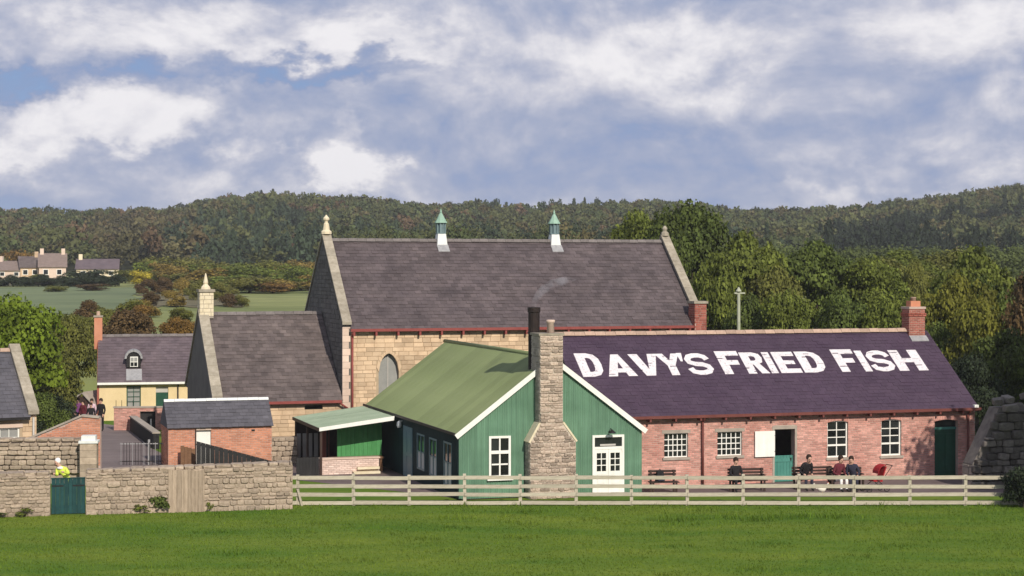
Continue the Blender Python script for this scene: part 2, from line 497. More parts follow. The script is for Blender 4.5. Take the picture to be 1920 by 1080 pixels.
def face_pieces(mb, rects, pos, proud, side='front', jit=0.3, seed=3):
    r = random.Random(seed)
    for (a, b, c, d) in rects:
        if b - a < 0.01 or d - c < 0.01: continue
        p = proud * (1 + r.uniform(-jit, jit))
        e = min(0.006, (d - c) * 0.12)
        if side == 'front':
            q0, q1 = pos - p, pos + 0.01
            vs = [(a + e, q0, c + e), (b - e, q0, c + e), (b - e, q0, d - e), (a + e, q0, d - e), (a, q1, c), (b, q1, c), (b, q1, d), (a, q1, d)]
            fs = [(0, 1, 2, 3), (4, 5, 1, 0), (5, 6, 2, 1), (6, 7, 3, 2), (7, 4, 0, 3)]
        elif side == 'left':
            q0, q1 = pos - p, pos + 0.01
            vs = [(q0, a + e, c + e), (q0, b - e, c + e), (q0, b - e, d - e), (q0, a + e, d - e), (q1, a, c), (q1, b, c), (q1, b, d), (q1, a, d)]
            fs = [(3, 2, 1, 0), (0, 1, 5, 4), (1, 2, 6, 5), (2, 3, 7, 6), (3, 0, 4, 7)]
        else:
            q0, q1 = pos + p, pos - 0.01
            vs = [(q0, a + e, c + e), (q0, b - e, c + e), (q0, b - e, d - e), (q0, a + e, d - e), (q1, a, c), (q1, b, c), (q1, b, d), (q1, a, d)]
            fs = [(0, 1, 2, 3), (4, 5, 1, 0), (5, 6, 2, 1), (6, 7, 3, 2), (7, 4, 0, 3)]
        mb.add(vs, fs)
    return mb


def wall_open(mb, a0, a1, z0, z1, y0, y1, openings):
    xs = sorted({a0, a1, *[min(max(v, a0), a1) for o in openings for v in o[:2]]})
    for p, q in zip(xs, xs[1:]):
        if q - p < 1e-4: continue
        mid = (p + q) / 2
        z = z0
        for (oa, ob, oz, ot) in sorted([o for o in openings if o[0] < mid < o[1]], key=lambda o: o[2]):
            if oz > z + 1e-4: mb.box(p, q, y0, y1, z, oz)
            z = max(z, ot)
        if z < z1 - 1e-4: mb.box(p, q, y0, y1, z, z1)
    return mb


def slates(mb, x0, x1, e, rg, w=0.3, expo=0.24, seed=5, lift=0.03):
    """slates between eave e=(y,z) and ridge rg=(y,z) along x"""
    r = random.Random(seed)
    dy, dz = rg[0] - e[0], rg[1] - e[1]
    L = math.hypot(dy, dz)
    ty, tz = dy / L, dz / L
    ny, nz = -tz, ty
    if nz < 0: ny, nz = -ny, -nz
    rows = max(1, int(round(L / expo))); ex = L / rows
    for j in range(rows):
        q0, q1 = j * ex - (0.03 if j == 0 else 0), min((j + 1) * ex + 0.05, L)
        x = x0 - (w / 2 if j % 2 else 0)
        while x < x1 - 0.02:
            xa, xb = max(x, x0) + 0.003, min(x + w, x1) - 0.003
            if xb - xa > 0.03:
                l0 = lift * (0.9 + r.uniform(-0.25, 0.45)); l1 = 0.010 + r.uniform(0, 0.004)
                jq = r.uniform(-0.008, 0.008)

                def P(xx, q, n): return (xx, e[0] + ty * q + ny * n, e[1] + tz * q + nz * n)
                vs = [P(xa, q0 + jq, l0), P(xb, q0 + jq, l0), P(xb, q1, l1), P(xa, q1, l1), P(xa, q0 + jq, 0.0), P(xb, q0 + jq, 0.0)]
                fs = [(0, 1, 2, 3), (4, 5, 1, 0), (4, 0, 3), (1, 5, 2)] if dy > 0 else [(3, 2, 1, 0), (0, 1, 5, 4), (3, 0, 4), (2, 5, 1)]
                mb.add(vs, fs)
            x += w
    return mb


def ridge_row(parent, x0, x1, y, z, m, name='ridge_tile', w=0.45, size=0.17):
    n = max(1, round((x1 - x0) / w)); ww = (x1 - x0) / n
    mb = MB()
    pr = [(-size, -size * 0.62), (-size * 0.55, 0.0), (0, size * 0.3), (size * 0.55, 0.0), (size, -size * 0.62)]
    mb.prismx([(p[0], p[1]) for p in pr][::-1], 0.006, ww - 0.006)
    me = mb.mesh(name, m)
    for i in range(n):
        put(name, me, parent, (x0 + i * ww, y, z + rnd.uniform(-0.006, 0.008)))


# unit block stones, shared by all loose stonework
def unit_stone(seed, m):
    r = random.Random(seed)
    n = 0.5
    vs, fs = [], []
    c = 0.13
    # chamfered block: 24 verts, front (-y) face rough
    def j(k=0.045): return r.uniform(-k, k)
    ring = []
    base = [(-n, -n), (n, -n), (n, n), (-n, n)]
    pts = []
    for (x, z) in base:
        sx, sz = (1 if x > 0 else -1), (1 if z > 0 else -1)
        pts += [(x - sx * c + j(), z + j()), (x + j(), z - sz * c + j())] if (sx * sz > 0) else [(x + j(), z - sz * c + j()), (x - sx * c + j(), z + j())]
    # order: keep counter-clockwise
    cx = sorted(pts, key=lambda p: math.atan2(p[1], p[0]))
    k = len(cx)
    for (x, z) in cx: vs.append((x * 0.84, -n + j(0.06), z * 0.84))
    for (x, z) in cx: vs.append((x, -n + 0.22, z))
    for (x, z) in cx: vs.append((x, n, z))
    fs.append(tuple(range(k)))
    for lv in (0, k):
        for i in range(k):
            i2 = (i + 1) % k
            fs.append((lv + i, lv + k + i, lv + k + i2, lv + i2))
    mb = MB(); mb.add(vs, fs)
    return mb.mesh('stone', m)


STONES = {}


def stone_meshes(key):
    if key not in STONES:
        STONES[key] = [unit_stone(40 + i, M[key]) for i in range(6)]
    return STONES[key]


def lay_stones(parent, rects, y, depth, key, limit=300, seed=9, name='stone', ymul=0.14):
    r = random.Random(seed)
    me = stone_meshes(key)
    extra = None
    for i, (a, b, c, d) in enumerate(rects):
        k = depth * (1 + r.uniform(-ymul, ymul))
        if i < limit:
            o = put(name, me[r.randrange(6)], parent, ((a + b) / 2, y + depth / 2 - k + depth / 2, (c + d) / 2 + (d - c) * r.uniform(-.10, .10)), (r.uniform(-.04, .04), r.uniform(-.06, .06), r.uniform(-.03, .03)),
                    ((b - a) * 1.0, k, (d - c) * 1.0))
        else:
            extra = extra or MB()
            face_pieces(extra, [(a, b, c, d)], y + depth * 0.5, depth * 0.5 + 0.03, seed=i)
    if extra:
        extra.build('stonework', M[key], parent, stuff=True)


# ------------------------------------------------------------------ terrain
AZ = np.array([-0.60, -.282, -.209, -.185, -.159, -.135, -.106, -.077, -.047, -.018, .012, .056, .085, .129, .174, .203, .232, .276, .32, .6])
SKYV = np.array([404, 404, 403, 396, 379, 369, 376, 381, 394, 390, 397, 388, 386, 404, 400, 390, 378, 357, 348, 345])
RIDGE = CAM_H + (500 - SKYV) * 800 / 3400 - 7.5


def smooth(x):
    x = np.clip(x, 0, 1)
    return x * x * (3 - 2 * x)


def ground(x, y):
    x = np.asarray(x, float); y = np.asarray(y, float)
    z = 3.5 * smooth((y - 110) / 26)
    z = z + np.clip((y - 136) / (350 - 136), 0, 1) * 2.7 * (y > 136)
    a = x / np.maximum(y, 1)
    far = np.interp(a, AZ, RIDGE)
    z = z + smooth((y - 350) / 130) * 1.6
    k = smooth((y - 440) / 380)
    z = z * (1 - k) + far * k
    z = z - smooth((y - 900) / 1500) * 45 * (y > 900)
    near = (y < 66) & (y > 30)
    z = z + np.where(near, 0.05 * np.sin(x * 0.35 + 1) * np.sin(y * 0.5) * smooth((66 - y) / 5), 0)
    return z


def gz(x, y):
    return float(ground(x, y))


def axis(segs):
    out = []
    for a, b, st in segs:
        n = max(1, int(round((b - a) / st)))
        out += list(np.linspace(a, b, n, endpoint=False))
    out.append(segs[-1][1])
    return np.array(out)


gx = axis([(-2600, -600, 250), (-600, -260, 40), (-260, -60, 12), (-60, -28, 4), (-28, 28, 1.0), (28, 60, 4), (60, 260, 12), (260, 600, 40), (600, 2600, 250)])
gy = axis([(-1500, -100, 200), (-100, 40, 20), (40, 72, 1.0), (72, 140, 3.0), (140, 500, 10), (500, 1000, 20), (1000, 3600, 200)])
XX, YY = np.meshgrid(gx, gy)
ZZ = ground(XX, YY)
nx, ny = len(gx), len(gy)
idx = np.arange(nx * ny).reshape(ny, nx)
fs = np.stack([idx[:-1, :-1], idx[:-1, 1:], idx[1:, 1:], idx[1:, :-1]], -1).reshape(-1, 4)
gm = bpy.data.meshes.new('ground')
gm.from_pydata(np.stack([XX, YY, ZZ], -1).reshape(-1, 3).tolist(), [], fs.tolist())
gm.polygons.foreach_set('use_smooth', [True] * len(fs))


def ground_material():
    m = bpy.data.materials.new('grass_ground'); m.use_nodes = True
    t = m.node_tree; b = t.nodes['Principled BSDF']; b.inputs['Roughness'].default_value = 0.95
    b.inputs['Specular IOR Level'].default_value = 0.1
    new, lk = t.nodes.new, t.links.new
    geo = new('ShaderNodeNewGeometry')
    sp = new('ShaderNodeSeparateXYZ'); lk(geo.outputs['Position'], sp.inputs[0])

    def noise(scale, det=5, stretch=(1, 1, 1), rough=0.6):
        mp = new('ShaderNodeMapping'); mp.inputs['Scale'].default_value = stretch; lk(geo.outputs['Position'], mp.inputs[0])
        n = new('ShaderNodeTexNoise'); n.inputs['Scale'].default_value = scale; n.inputs['Detail'].default_value = det; n.inputs['Roughness'].default_value = rough
        lk(mp.outputs[0], n.inputs['Vector']); return n.outputs['Fac']

    def rng_(src, a, b_, lo=0.0, hi=1.0):
        r = new('ShaderNodeMapRange'); lk(src, r.inputs[0])
        for i, v in zip((1, 2, 3, 4), (a, b_, lo, hi)): r.inputs[i].default_value = v
        return r.outputs[0]

    def mixc(f, a, b_):
        x = new('ShaderNodeMix'); x.data_type = 'RGBA'
        if hasattr(f, 'is_output'): lk(f, x.inputs[0])
        else: x.inputs[0].default_value = f
        for s_, v in ((6, a), (7, b_)):
            if hasattr(v, 'is_output'): lk(v, x.inputs[s_])
            else: x.inputs[s_].default_value = (*v, 1)
        return x.outputs[2]

    lawn = mixc(rng_(noise(0.26, 6, (0.55, 1.5, 1)), 0.34, 0.66), (0.062, 0.138, 0.012), (0.165, 0.210, 0.026))
    lawn = mixc(rng_(noise(2.4, 6, (1, 2.2, 1)), 0.35, 0.72, 0.0, 0.55), lawn, (0.050, 0.112, 0.013))
    lawn = mixc(rng_(noise(11.0, 5), 0.42, 0.75, 0.0, 0.55), lawn, (0.135, 0.205, 0.030))
    field = mixc(rng_(noise(0.03, 5, (0.5, 1, 1)), 0.4, 0.6), (0.165, 0.195, 0.072), (0.27, 0.29, 0.115))
    field = mixc(rng_(noise(0.35, 5, (0.6, 1, 1)), 0.4, 0.7, 0.0, 0.6), field, (0.125, 0.140, 0.062))
    wood = mixc(rng_(noise(0.05, 4), 0.35, 0.65), (0.035, 0.040, 0.018), (0.06, 0.06, 0.028))
    c = mixc(rng_(sp.outputs['Y'], 108, 122), lawn, field)
    c = mixc(rng_(sp.outputs['Y'], 400, 445), c, wood)
    lk(c, b.inputs['Base Color'])
    bp = new('ShaderNodeBump'); bp.inputs['Strength'].default_value = 0.6; bp.inputs['Distance'].default_value = 0.06
    lk(noise(9.0, 6), bp.inputs['Height']); lk(bp.outputs[0], b.inputs['Normal'])
    return m


gm.materials.append(ground_material()); gm.update()
gob = put('ground', gm); gob['kind'] = 'structure'


def sheet(name, pts, z, m):
    """a flat surface laid on level ground"""
    me = bpy.data.meshes.new(name)
    me.from_pydata([(p[0], p[1], z) for p in pts], [], [tuple(range(len(pts)))])
    me.materials.append(m); me.update()
    o = put(name, me); o['kind'] = 'structure'
    return o


d1 = [W(7.5, -0.6), W(23.6, -2.4)]
sheet('shop_yard', [(5.25, 69.0), (8, 69.15), (12, 69.0), (17, 69.5), (21.5, 70.4), W(23.6, 1.6), W(7.3, 1.6), W(7.36, 0.0)], 0.006, M['tarmac'])
sheet('village_lane', [(-20.3, 74.2), (-13.4, 76.6), (-12.6, 78.4), (-14.6, 80.5), (-17.6, 88.0), (-19.0, 96.9), (-24.6, 103.0), (-30, 103.0), (-24.5, 92), (-21.6, 82)], 0.006, M['lane'])
sheet('shed_side_path', [W(-4.6, 8.2), W(-0.02, 0.8), W(-0.02, 15.0), W(-4.6, 15.0)], 0.006, M['tarmac'])

# ------------------------------------------------------------------ stone hall
HL = 18.1                      # length
HD = 9.2
HE, HR = 5.95, 10.05
hall = thing('stone_hall', 'long buff sandstone hall with grey slate roof and two roof ventilators', 'hall', W(-0.75, 17.0), TH)
arch = (1.69, 2.66, 2.0, 3.85, 4.72)     # x0, x1, sill, spring, apex


def arch_top(x):
    x0, x1, sill, sp, ap = arch
    c = (x0 + x1) / 2
    d = abs(x - c) / ((x1 - x0) / 2)
    return sp + (ap - sp) * math.sqrt(max(0, 1 - d ** 1.55))


mb = MB()
x0, x1 = arch[0], arch[1]
mb.box(0.35, x0, 0.0, 0.5, 0, HE).box(x1, HL - 0.35, 0.0, 0.5, 0, HE).box(x0, x1, 0.0, 0.5, 0, arch[2])
NS = 14
for i in range(NS):
    a, b = x0 + (x1 - x0) * i / NS, x0 + (x1 - x0) * (i + 1) / NS
    za, zb = arch_top(a), arch_top(b)
    mb.hexa([(a, 0, za), (b, 0, zb), (b, .5, zb), (a, .5, za), (a, 0, HE), (b, 0, HE), (b, .5, HE), (a, .5, HE)])
mb.box(0.35, HL - 0.35, HD - 0.5, HD, 0, HE)
mb.build('wall', M['sand_mortar'], hall)


def hall_gable(y): return HE + 0.18 + (HR - HE) * (1 - abs(y - HD / 2) / (HD / 2))


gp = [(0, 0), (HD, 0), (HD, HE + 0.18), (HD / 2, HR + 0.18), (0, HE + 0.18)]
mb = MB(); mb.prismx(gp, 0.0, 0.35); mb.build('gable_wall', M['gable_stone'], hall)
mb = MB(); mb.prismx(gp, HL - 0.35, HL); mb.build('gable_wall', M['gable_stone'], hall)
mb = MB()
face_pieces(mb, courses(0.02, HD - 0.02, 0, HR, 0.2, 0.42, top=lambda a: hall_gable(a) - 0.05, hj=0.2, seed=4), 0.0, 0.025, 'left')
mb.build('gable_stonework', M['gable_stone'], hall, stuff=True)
rects = courses(0.36, HL - 0.36, 0.0, HE - 0.04, 0.2, 0.44, [(x0 - 0.12, x1 + 0.12, arch[2] - 0.12, 4.45), (x0 + 0.16, x1 - 0.16, 4.4, 4.86)], hj=0.2, seed=8)
mb = MB(); face_pieces(mb, rects, 0.0, 0.025); mb.build('stonework', M['sandstone'], hall, stuff=True)
# arch dressing
for i in range(11):
    a, b = x0 + (x1 - x0) * i / 11, x0 + (x1 - x0) * (i + 1) / 11
    c = (x0 + x1) / 2
    def off(x):
        z = arch_top(x); return (c + (x - c) * 1.24, z + 0.13)
    p = [(a + .004, arch_top(a)), (b - .004, arch_top(b)), off(b - .004), off(a + .004)]
    mb = MB(); mb.prism([p[0], p[1], p[2], p[3]], -0.045, 0.02); mb.build('arch_stone', M['sandstone'], hall)
win = MB().prism([(x0, arch[2])] + [(x1, arch[2])] + [(x1 - (x1 - x0) * i / NS, arch_top(x1 - (x1 - x0) * i / NS)) for i in range(NS + 1)], 0.24, 0.29).build('arched_window', M['grey_blind'], hall)
MB().box((x0 + x1) / 2 - .02, (x0 + x1) / 2 + .02, 0.2, 0.238, arch[2], 4.66).build('mullion', M['pale_board'], win)
MB().box(x0 - 0.08, x1 + 0.08, -0.09, 0.1, arch[2] - 0.16, arch[2] - 0.002).build('sill', M['quoin'], hall)
q = 0.0; i = 0
while q < HE:
    hq = 0.31
    wq = 0.34 if i % 2 else 0.27
    MB().box(-0.03, wq, -0.035, 0.05, q + .005, min(q + hq - .005, HE)).build('quoin', M['quoin'], hall)
    q += hq; i += 1
# roof
mb = MB(); mb.prismx([(-0.22, HE - 0.12), (HD + 0.22, HE - 0.12), (HD / 2, HR - 0.02)], 0.352, HL - 0.352); mb.build('roof', M['hall_slate'], hall)
sl = MB()
ey, ez = -0.22, HE - 0.12
slates(sl, 0.352, HL - 0.352, (ey, ez), (HD / 2, HR - 0.02), 0.32, 0.25, 12)
slates(sl, 0.352, HL - 0.352, (HD - ey, ez), (HD / 2, HR - 0.02), 0.32, 0.25, 13)
sl.build('slate_covering', M['hall_slate'], hall, stuff=True)
ridge_row(hall, 0.36, HL - 0.36, HD / 2, HR + 0.05, M['ridge_grey'])
for gx0 in (-0.06, HL - 0.38):
    for sgn in (0, 1):
        n = 11
        for i in range(n):
            f0, f1 = i / n + 0.0015, (i + 1) / n - 0.0015
            def cp(f):
                y = -0.16 + (HD / 2 + 0.16) * f; z = HE + 0.12 + (HR - HE + 0.1) * f
                return (HD - y if sgn else y), z
            (ya, za), (yb, zb) = cp(f0), cp(f1)
            MB().hexa([(gx0, ya, za), (gx0 + .44, ya, za), (gx0 + .44, yb, zb), (gx0, yb, zb), (gx0, ya, za + .14), (gx0 + .44, ya, za + .14), (gx0 + .44, yb, zb + .14), (gx0, yb, zb + .14)]).build('coping_stone', M['coping'], hall)
# gutter, brackets, downpipe
MB().box(0.30, HL - 0.36, -0.36, -0.235, HE - 0.20, HE - 0.07).build('gutter', M['red_iron'], hall)
mb = MB().box(0, 0.09, -0.33, -0.03, HE - 0.40, HE - 0.21); brm = mb.mesh('gutter_bracket', M['red_iron'])
for i in range(17):
    put('gutter_bracket', brm, hall, (0.42 + i * 1.05, 0, 0))
dp = MB().tube((0.42, -0.12, HE - 0.3), (0.42, -0.12, 0.05), 0.05).tube((0.42, -0.28, HE - 0.2), (0.42, -0.12, HE - 0.42), 0.05).build('downpipe', M['red_iron'], hall, True)
# finials
MB().lathe(0.16, HD / 2, [(0.26, HR + .30), (0.26, HR + .42), (0.17, HR + .50), (0.13, HR + .80), (0.08, HR + .86), (0.08, HR + .92), (0.15, HR + 1.0), (0.15, HR + 1.08), (0.06, HR + 1.18), (0.02, HR + 1.24)], 8).build('finial', M['finial'], hall)
MB().lathe(HL - 0.16, HD / 2, [(0.22, HR + .30), (0.20, HR + .45), (0.10, HR + .55), (0.14, HR + .68), (0.05, HR + .82)], 8).build('finial', M['coping'], hall)
# eaves stack at the right corner
bs = MB().box(HL - 0.62, HL - 0.02, -0.42, 0.36, 0, HE + 1.0).build('eaves_stack', M['mortar'], hall)
mb = MB(); face_pieces(mb, courses(HL - .63, HL - .01, 4.0, HE + 1.0, 0.11, 0.26, seed=5), -0.42, 0.02)
face_pieces(mb, courses(-0.42, 0.36, 4.0, HE + 1.0, 0.11, 0.26, seed=6), HL - 0.62, 0.02, 'left'); mb.build('stack_brickwork', M['dark_brick'], bs, stuff=True)
MB().box(HL - .70, HL + .05, -0.5, 0.44, HE + 1.0, HE + 1.12).build('stack_cap', M['coping'], bs)
# ventilators
for vx in (5.95, 11.9):
    zb = HR - 0.32
    v = MB().hexa([(vx - .27, 4.28, zb), (vx + .27, 4.28, zb), (vx + .27, 4.92, zb), (vx - .27, 4.92, zb), (vx - .20, 4.38, zb + .66), (vx + .20, 4.38, zb + .66), (vx + .20, 4.82, zb + .66), (vx - .20, 4.82, zb + .66)]).build('ventilator', M['white_lead'], hall)
    lv = MB().lathe(vx, 4.6, [(0.25, zb + .662), (0.25, zb + .70), (0.19, zb + .72), (0.19, zb + 1.20)], 8)
    for a in range(8):
        an = 2 * math.pi * (a + .5) / 8
        lv.beam((vx + .225 * math.cos(an), 4.6 + .225 * math.sin(an), zb + .7), (vx + .225 * math.cos(an), 4.6 + .225 * math.sin(an), zb + 1.2), .05, .05, (1, 0, 0))
    lv.build('louvre', M['louvre'], v)
    MB().lathe(vx, 4.6, [(0.32, zb + 1.202), (0.30, zb + 1.25), (0.20, zb + 1.42), (0.10, zb + 1.62), (0.05, zb + 1.70), (0.06, zb + 1.74), (0.015, zb + 1.90)], 8).build('copper_cap', M['verdigris'], v)
    sy = (HR - HE) / (HD / 2)
    MB().hexa([(vx - .29, 3.95, HE + sy * 3.95 + .03), (vx + .29, 3.95, HE + sy * 3.95 + .03), (vx + .29, 4.3, HE + sy * 4.3 + .03), (vx - .29, 4.3, HE + sy * 4.3 + .03),
               (vx - .29, 3.95, HE + sy * 3.95 + .07), (vx + .29, 3.95, HE + sy * 3.95 + .07), (vx + .29, 4.3, HE + sy * 4.3 + .07), (vx - .29, 4.3, HE + sy * 4.3 + .07)]).build('lead_apron', M['lead'], v)

# ------------------------------------------------------------------ low stone range left of the hall
LL, LD, LE, LR = 5.68, 9.4, 2.72, 6.5
low = thing('stone_range', 'low stone range with grey slate roof against the dark hall gable', 'building', W(-6.45, 17.0), TH)
lw = (3.9, 4.75, 2.18, 2.42)
mb = MB(); wall_open(mb, 0.0, LL - 0.03, 0, LE, 0.02, 0.5, [lw]); mb.box(0, LL - .03, LD - .5, LD, 0, LE); mb.build('wall', M['sand_mortar'], low)
mb = MB(); face_pieces(mb, courses(0.0, LL - .04, 0, LE - .02, 0.2, 0.45, [lw], hj=.2, seed=18), 0.02, 0.025); mb.build('stonework', M['sandstone'], low, stuff=True)
lwi = MB().box(lw[0], lw[1], 0.12, 0.16, lw[2], lw[3]).build('window', M['glass'], low)
MB().box(lw[0] - .06, lw[1] + .06, -0.06, 0.1, lw[3] + .002, lw[3] + .1).build('lintel', M['coping'], lwi)
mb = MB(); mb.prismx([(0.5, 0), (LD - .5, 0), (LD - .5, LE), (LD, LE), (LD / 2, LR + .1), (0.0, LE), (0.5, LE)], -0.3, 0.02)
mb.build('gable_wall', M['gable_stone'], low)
mb = MB(); mb.prismx([(-0.2, LE - 0.14), (LD + .2, LE - 0.14), (LD / 2, LR)], 0.022, LL - .03); mb.build('roof', M['low_slate'], low)
sl = MB(); slates(sl, 0.03, LL - .03, (-0.2, LE - .14), (LD / 2, LR), 0.32, 0.25, 21); slates(sl, 0.03, LL - .03, (LD + .2, LE - .14), (LD / 2, LR), 0.32, 0.25, 22)
sl.build('slate_covering', M['low_slate'], low, stuff=True)
ridge_row(low, 0.1, LL - 0.03, LD / 2, LR + .05, M['ridge_grey'])
for sgn in (0, 1):
    for i in range(9):
        f0, f1 = i / 9 + .002, (i + 1) / 9 - .002
        def cp(f):
            y = -0.14 + (LD / 2 + .14) * f; z = LE + .04 + (LR - LE + .12) * f
            return (LD - y if sgn else y), z
        (ya, za), (yb, zb) = cp(f0), cp(f1)
        MB().hexa([(-.36, ya, za), (.12, ya, za), (.12, yb, zb), (-.36, yb, zb), (-.36, ya, za + .15), (.12, ya, za + .15), (.12, yb, zb + .15), (-.36, yb, zb + .15)]).build('coping_stone', M['coping'], low)
MB().box(0.05, LL - .1, -0.33, -0.21, LE - .24, LE - .12).build('gutter', M['red_iron'], low)
MB().tube((LL - .25, -.27, LE - .2), (LL + .25, -.14, LE - .55), .045).build('downpipe', M['red_iron'], low, True)
ch = MB().box(-.30, .34, LD / 2 - .4, LD / 2 + .4, LR - .2, LR + 1.05).build('chimney', M['grey_stone'], low)
mb = MB(); face_pieces(mb, courses(-.31, .35, LR - .1, LR + 1.02, .19, .3, hj=.1, seed=30), LD / 2 - .4, .02); face_pieces(mb, courses(LD / 2 - .4, LD / 2 + .4, LR - .1, LR + 1.02, .19, .3, seed=31), -.30, .02, 'left')
mb.build('chimney_stonework', M['finial'], ch, stuff=True)
MB().box(-.37, .41, LD / 2 - .47, LD / 2 + .47, LR + 1.052, LR + 1.18).build('chimney_cap', M['coping'], ch)
MB().lathe(.02, LD / 2, [(.24, LR + 1.182), (.22, LR + 1.28), (.10, LR + 1.42), (.12, LR + 1.5), (.07, LR + 1.75), (.02, LR + 1.95)], 8).build('pinnacle', M['finial'], ch)

# ------------------------------------------------------------------ brick fried-fish shop
DL, DD, DE, DR = 17.35, 8.0, 2.98, 5.95
shop = thing('brick_shop', 'long single-storey brick shop with purple slate roof painted with white lettering', 'shop', W(5.65, 1.5), TH)
OS = 5.65
W1 = (8.91 - OS, 9.94 - OS, 1.16, 2.12); W2 = (11.21 - OS, 12.30 - OS, 1.16, 2.12)
DO = (13.73 - OS, 14.64 - OS, 0.0, 2.16)
W3 = (16.11 - OS, 17.06 - OS, 0.93, 2.44); W4 = (18.58 - OS, 19.52 - OS, 0.93, 2.44)
D2 = (21.08 - OS, 22.20 - OS, 0.0, 2.36)
OPEN = [W1, W2, DO, W3, W4, D2]
mb = MB(); wall_open(mb, 0.0, DL - 0.3, 0, DE, 0.0, 0.33, OPEN); mb.box(0, DL - .3, DD - .33, DD, 0, DE); mb.box(0.33, DL - .3, .34, DD - .34, 0.012, 0.02); mb.build('wall', M['mortar'], shop)
mb = MB(); mb.prismx([(0, 0), (DD, 0), (DD, DE), (DD / 2, DR - .06), (0, DE)], DL - .3, DL); mb.prismx([(0.33, 0), (DD - .33, 0), (DD - .33, DE), (DD / 2, DR - .3), (.33, DE)], 0, 0.3); mb.build('gable_wall', M['mortar'], shop)
mb = MB()
face_pieces(mb, courses(0.0, DL, 0.0, DE, 0.0775, 0.2275, [(o[0], o[1], o[2], o[3] + (0.13 if o in (W3, W4, D2) else 0.14)) for o in OPEN], wj=0.03, joint=0.012, seed=2), 0.0, 0.014, jit=.35)
face_pieces(mb, courses(0.0, DD, 0.0, DR, 0.0775, 0.2275, top=lambda a: DE - .1 + (DR - DE) * (1 - abs(a - DD / 2) / (DD / 2)), wj=.03, seed=3), DL, 0.014, 'right')
mb.build('brickwork', M['red_brick'], shop, stuff=True)
# arched brick heads and flat stone heads
for o in (W3, W4, D2):
    n = 15
    for i in range(n):
        f0, f1 = i / n, (i + 1) / n
        def hp(f, k):
            c = (o[0] + o[1]) / 2; hw = (o[1] - o[0]) / 2
            x = c + (f - .5) * 2 * hw * (1 + .10 * k)
            return x, o[3] - 0.07 + .07 * (1 - (2 * f - 1) ** 2) + .2 * k
        p = [hp(f0 + .006, 0), hp(f1 - .006, 0), hp(f1 - .006, 1), hp(f0 + .006, 1)]
        MB().prism(p, -0.02, 0.2).build('arch_brick', M['red_brick'], shop)
for o in (W1, W2, DO):
    MB().box(o[0] - .1, o[1] + .1, -0.022, 0.2, o[3], o[3] + .14).build('lintel', M['grey_stone'], shop)


def window(parent, o, cols, rows, y=0.12, fw=0.05, bar=0.022, name='window', frame_m='white', sill=True, pane_m='glass', rails=None):
    """frame, bars and one pane per light"""
    x0, x1, z0, z1 = o
    f = MB()
    f.box(x0, x0 + fw, y - .04, y + .04, z0, z1).box(x1 - fw, x1, y - .04, y + .04, z0, z1)
    f.box(x0 + fw, x1 - fw, y - .04, y + .04, z0, z0 + fw).box(x0 + fw, x1 - fw, y - .04, y + .04, z1 - fw, z1)
    xs = [x0 + fw + (x1 - x0 - 2 * fw) * i / cols for i in range(cols + 1)]
    zs = rails or [z0 + fw + (z1 - z0 - 2 * fw) * i / rows for i in range(rows + 1)]
    for x in xs[1:-1]:
        f.box(x - bar / 2, x + bar / 2, y - .022, y + .02, z0 + fw, z1 - fw)
    for z in zs[1:-1]:
        for a, b in zip(xs, xs[1:]):
            f.box(a + bar / 2, b - bar / 2, y - .02, y + .018, z - bar / 2, z + bar / 2)
    w = f.build(name, M[frame_m], parent)
    for a, b in zip(xs, xs[1:]):
        for c, d in zip(zs, zs[1:]):
            MB().box(a, b, y + .021, y + .03, c, d).build('pane', M[pane_m], w)
    if sill:
        MB().box(x0 - .07, x1 + .07, -0.07, y + .05, z0 - .1, z0 - .004).build('sill', M['grey_stone'], w)
    return w


for o in (W1, W2):
    window(shop, o, 5, 4, fw=.035, bar=.034)
for o in (W3, W4):
    x0, x1, z0, z1 = o
    zm = z0 + .50
    w = window(shop, (x0, x1, z0, z1), 2, 4, fw=.06, bar=.035, rails=[z0 + .06, zm, zm + .32, zm + .62, z1 - .06])
    MB().box(x0 + .06, x1 - .06, .07, .155, zm - .035, zm + .035).build('meeting_rail', M['white'], w)
    MB().box(x0 + .10, x1 - .10, .165, .175, zm + .10, zm + .33).build('notice', M['pale_board'], w)
# stable door
dz = 1.08
dl = MB()
for i in range(6):
    xx = DO[0] + .03 + i * .141
    dl.box(xx + .004, xx + .137, .12, .16, .02, dz)
low_leaf = dl.build('door', M['teal'], shop)
for z in (.15, .82):
    MB().box(DO[0] + .05, DO[1] - .05, .095, .118, z, z + .13).build('ledge', M['teal'], low_leaf)
MB().box(DO[1] - .16, DO[1] - .10, .08, .094, .86, .98).build('latch', M['black_iron'], low_leaf)
up = MB().box(12.83 - OS, DO[0] - .02, -0.10, -0.06, 1.07, 2.11).build('open_door_leaf', M['white'], shop)
up['label'] = 'white inner face of the open upper door leaf'
for z in (1.25, 1.9):
    MB().box(DO[0] - .06, DO[0] + .03, -.10, -.045, z, z + .05).build('hinge', M['black_iron'], up)
MB().box(DO[0] - .09, DO[0] - .002, -.026, .1, 0, DO[3]).build('door_jamb', M['grey_stone'], shop)
MB().box(DO[1] + .002, DO[1] + .09, -.026, .1, 0, DO[3]).build('door_jamb', M['grey_stone'], shop)
# right door
gd = MB().box(D2[0], D2[1], .2, .24, 0.0, 1.93).build('door', M['bottle_green'], shop)
gd['label'] = 'dark bottle-green door in the shaded right doorway'
for c in (0.12, 0.62):
    MB().box(D2[0] + c, D2[0] + c + .38, .175, .199, .2, 1.75).build('door_panel', M['bottle_green'], gd)
MB().box(D2[0], D2[1], .15, .25, 1.932, 2.03).build('transom', M['teal'], gd)
MB().box(D2[0], D2[1], .21, .22, 2.032, D2[3]).build('pane', M['glass'], gd)
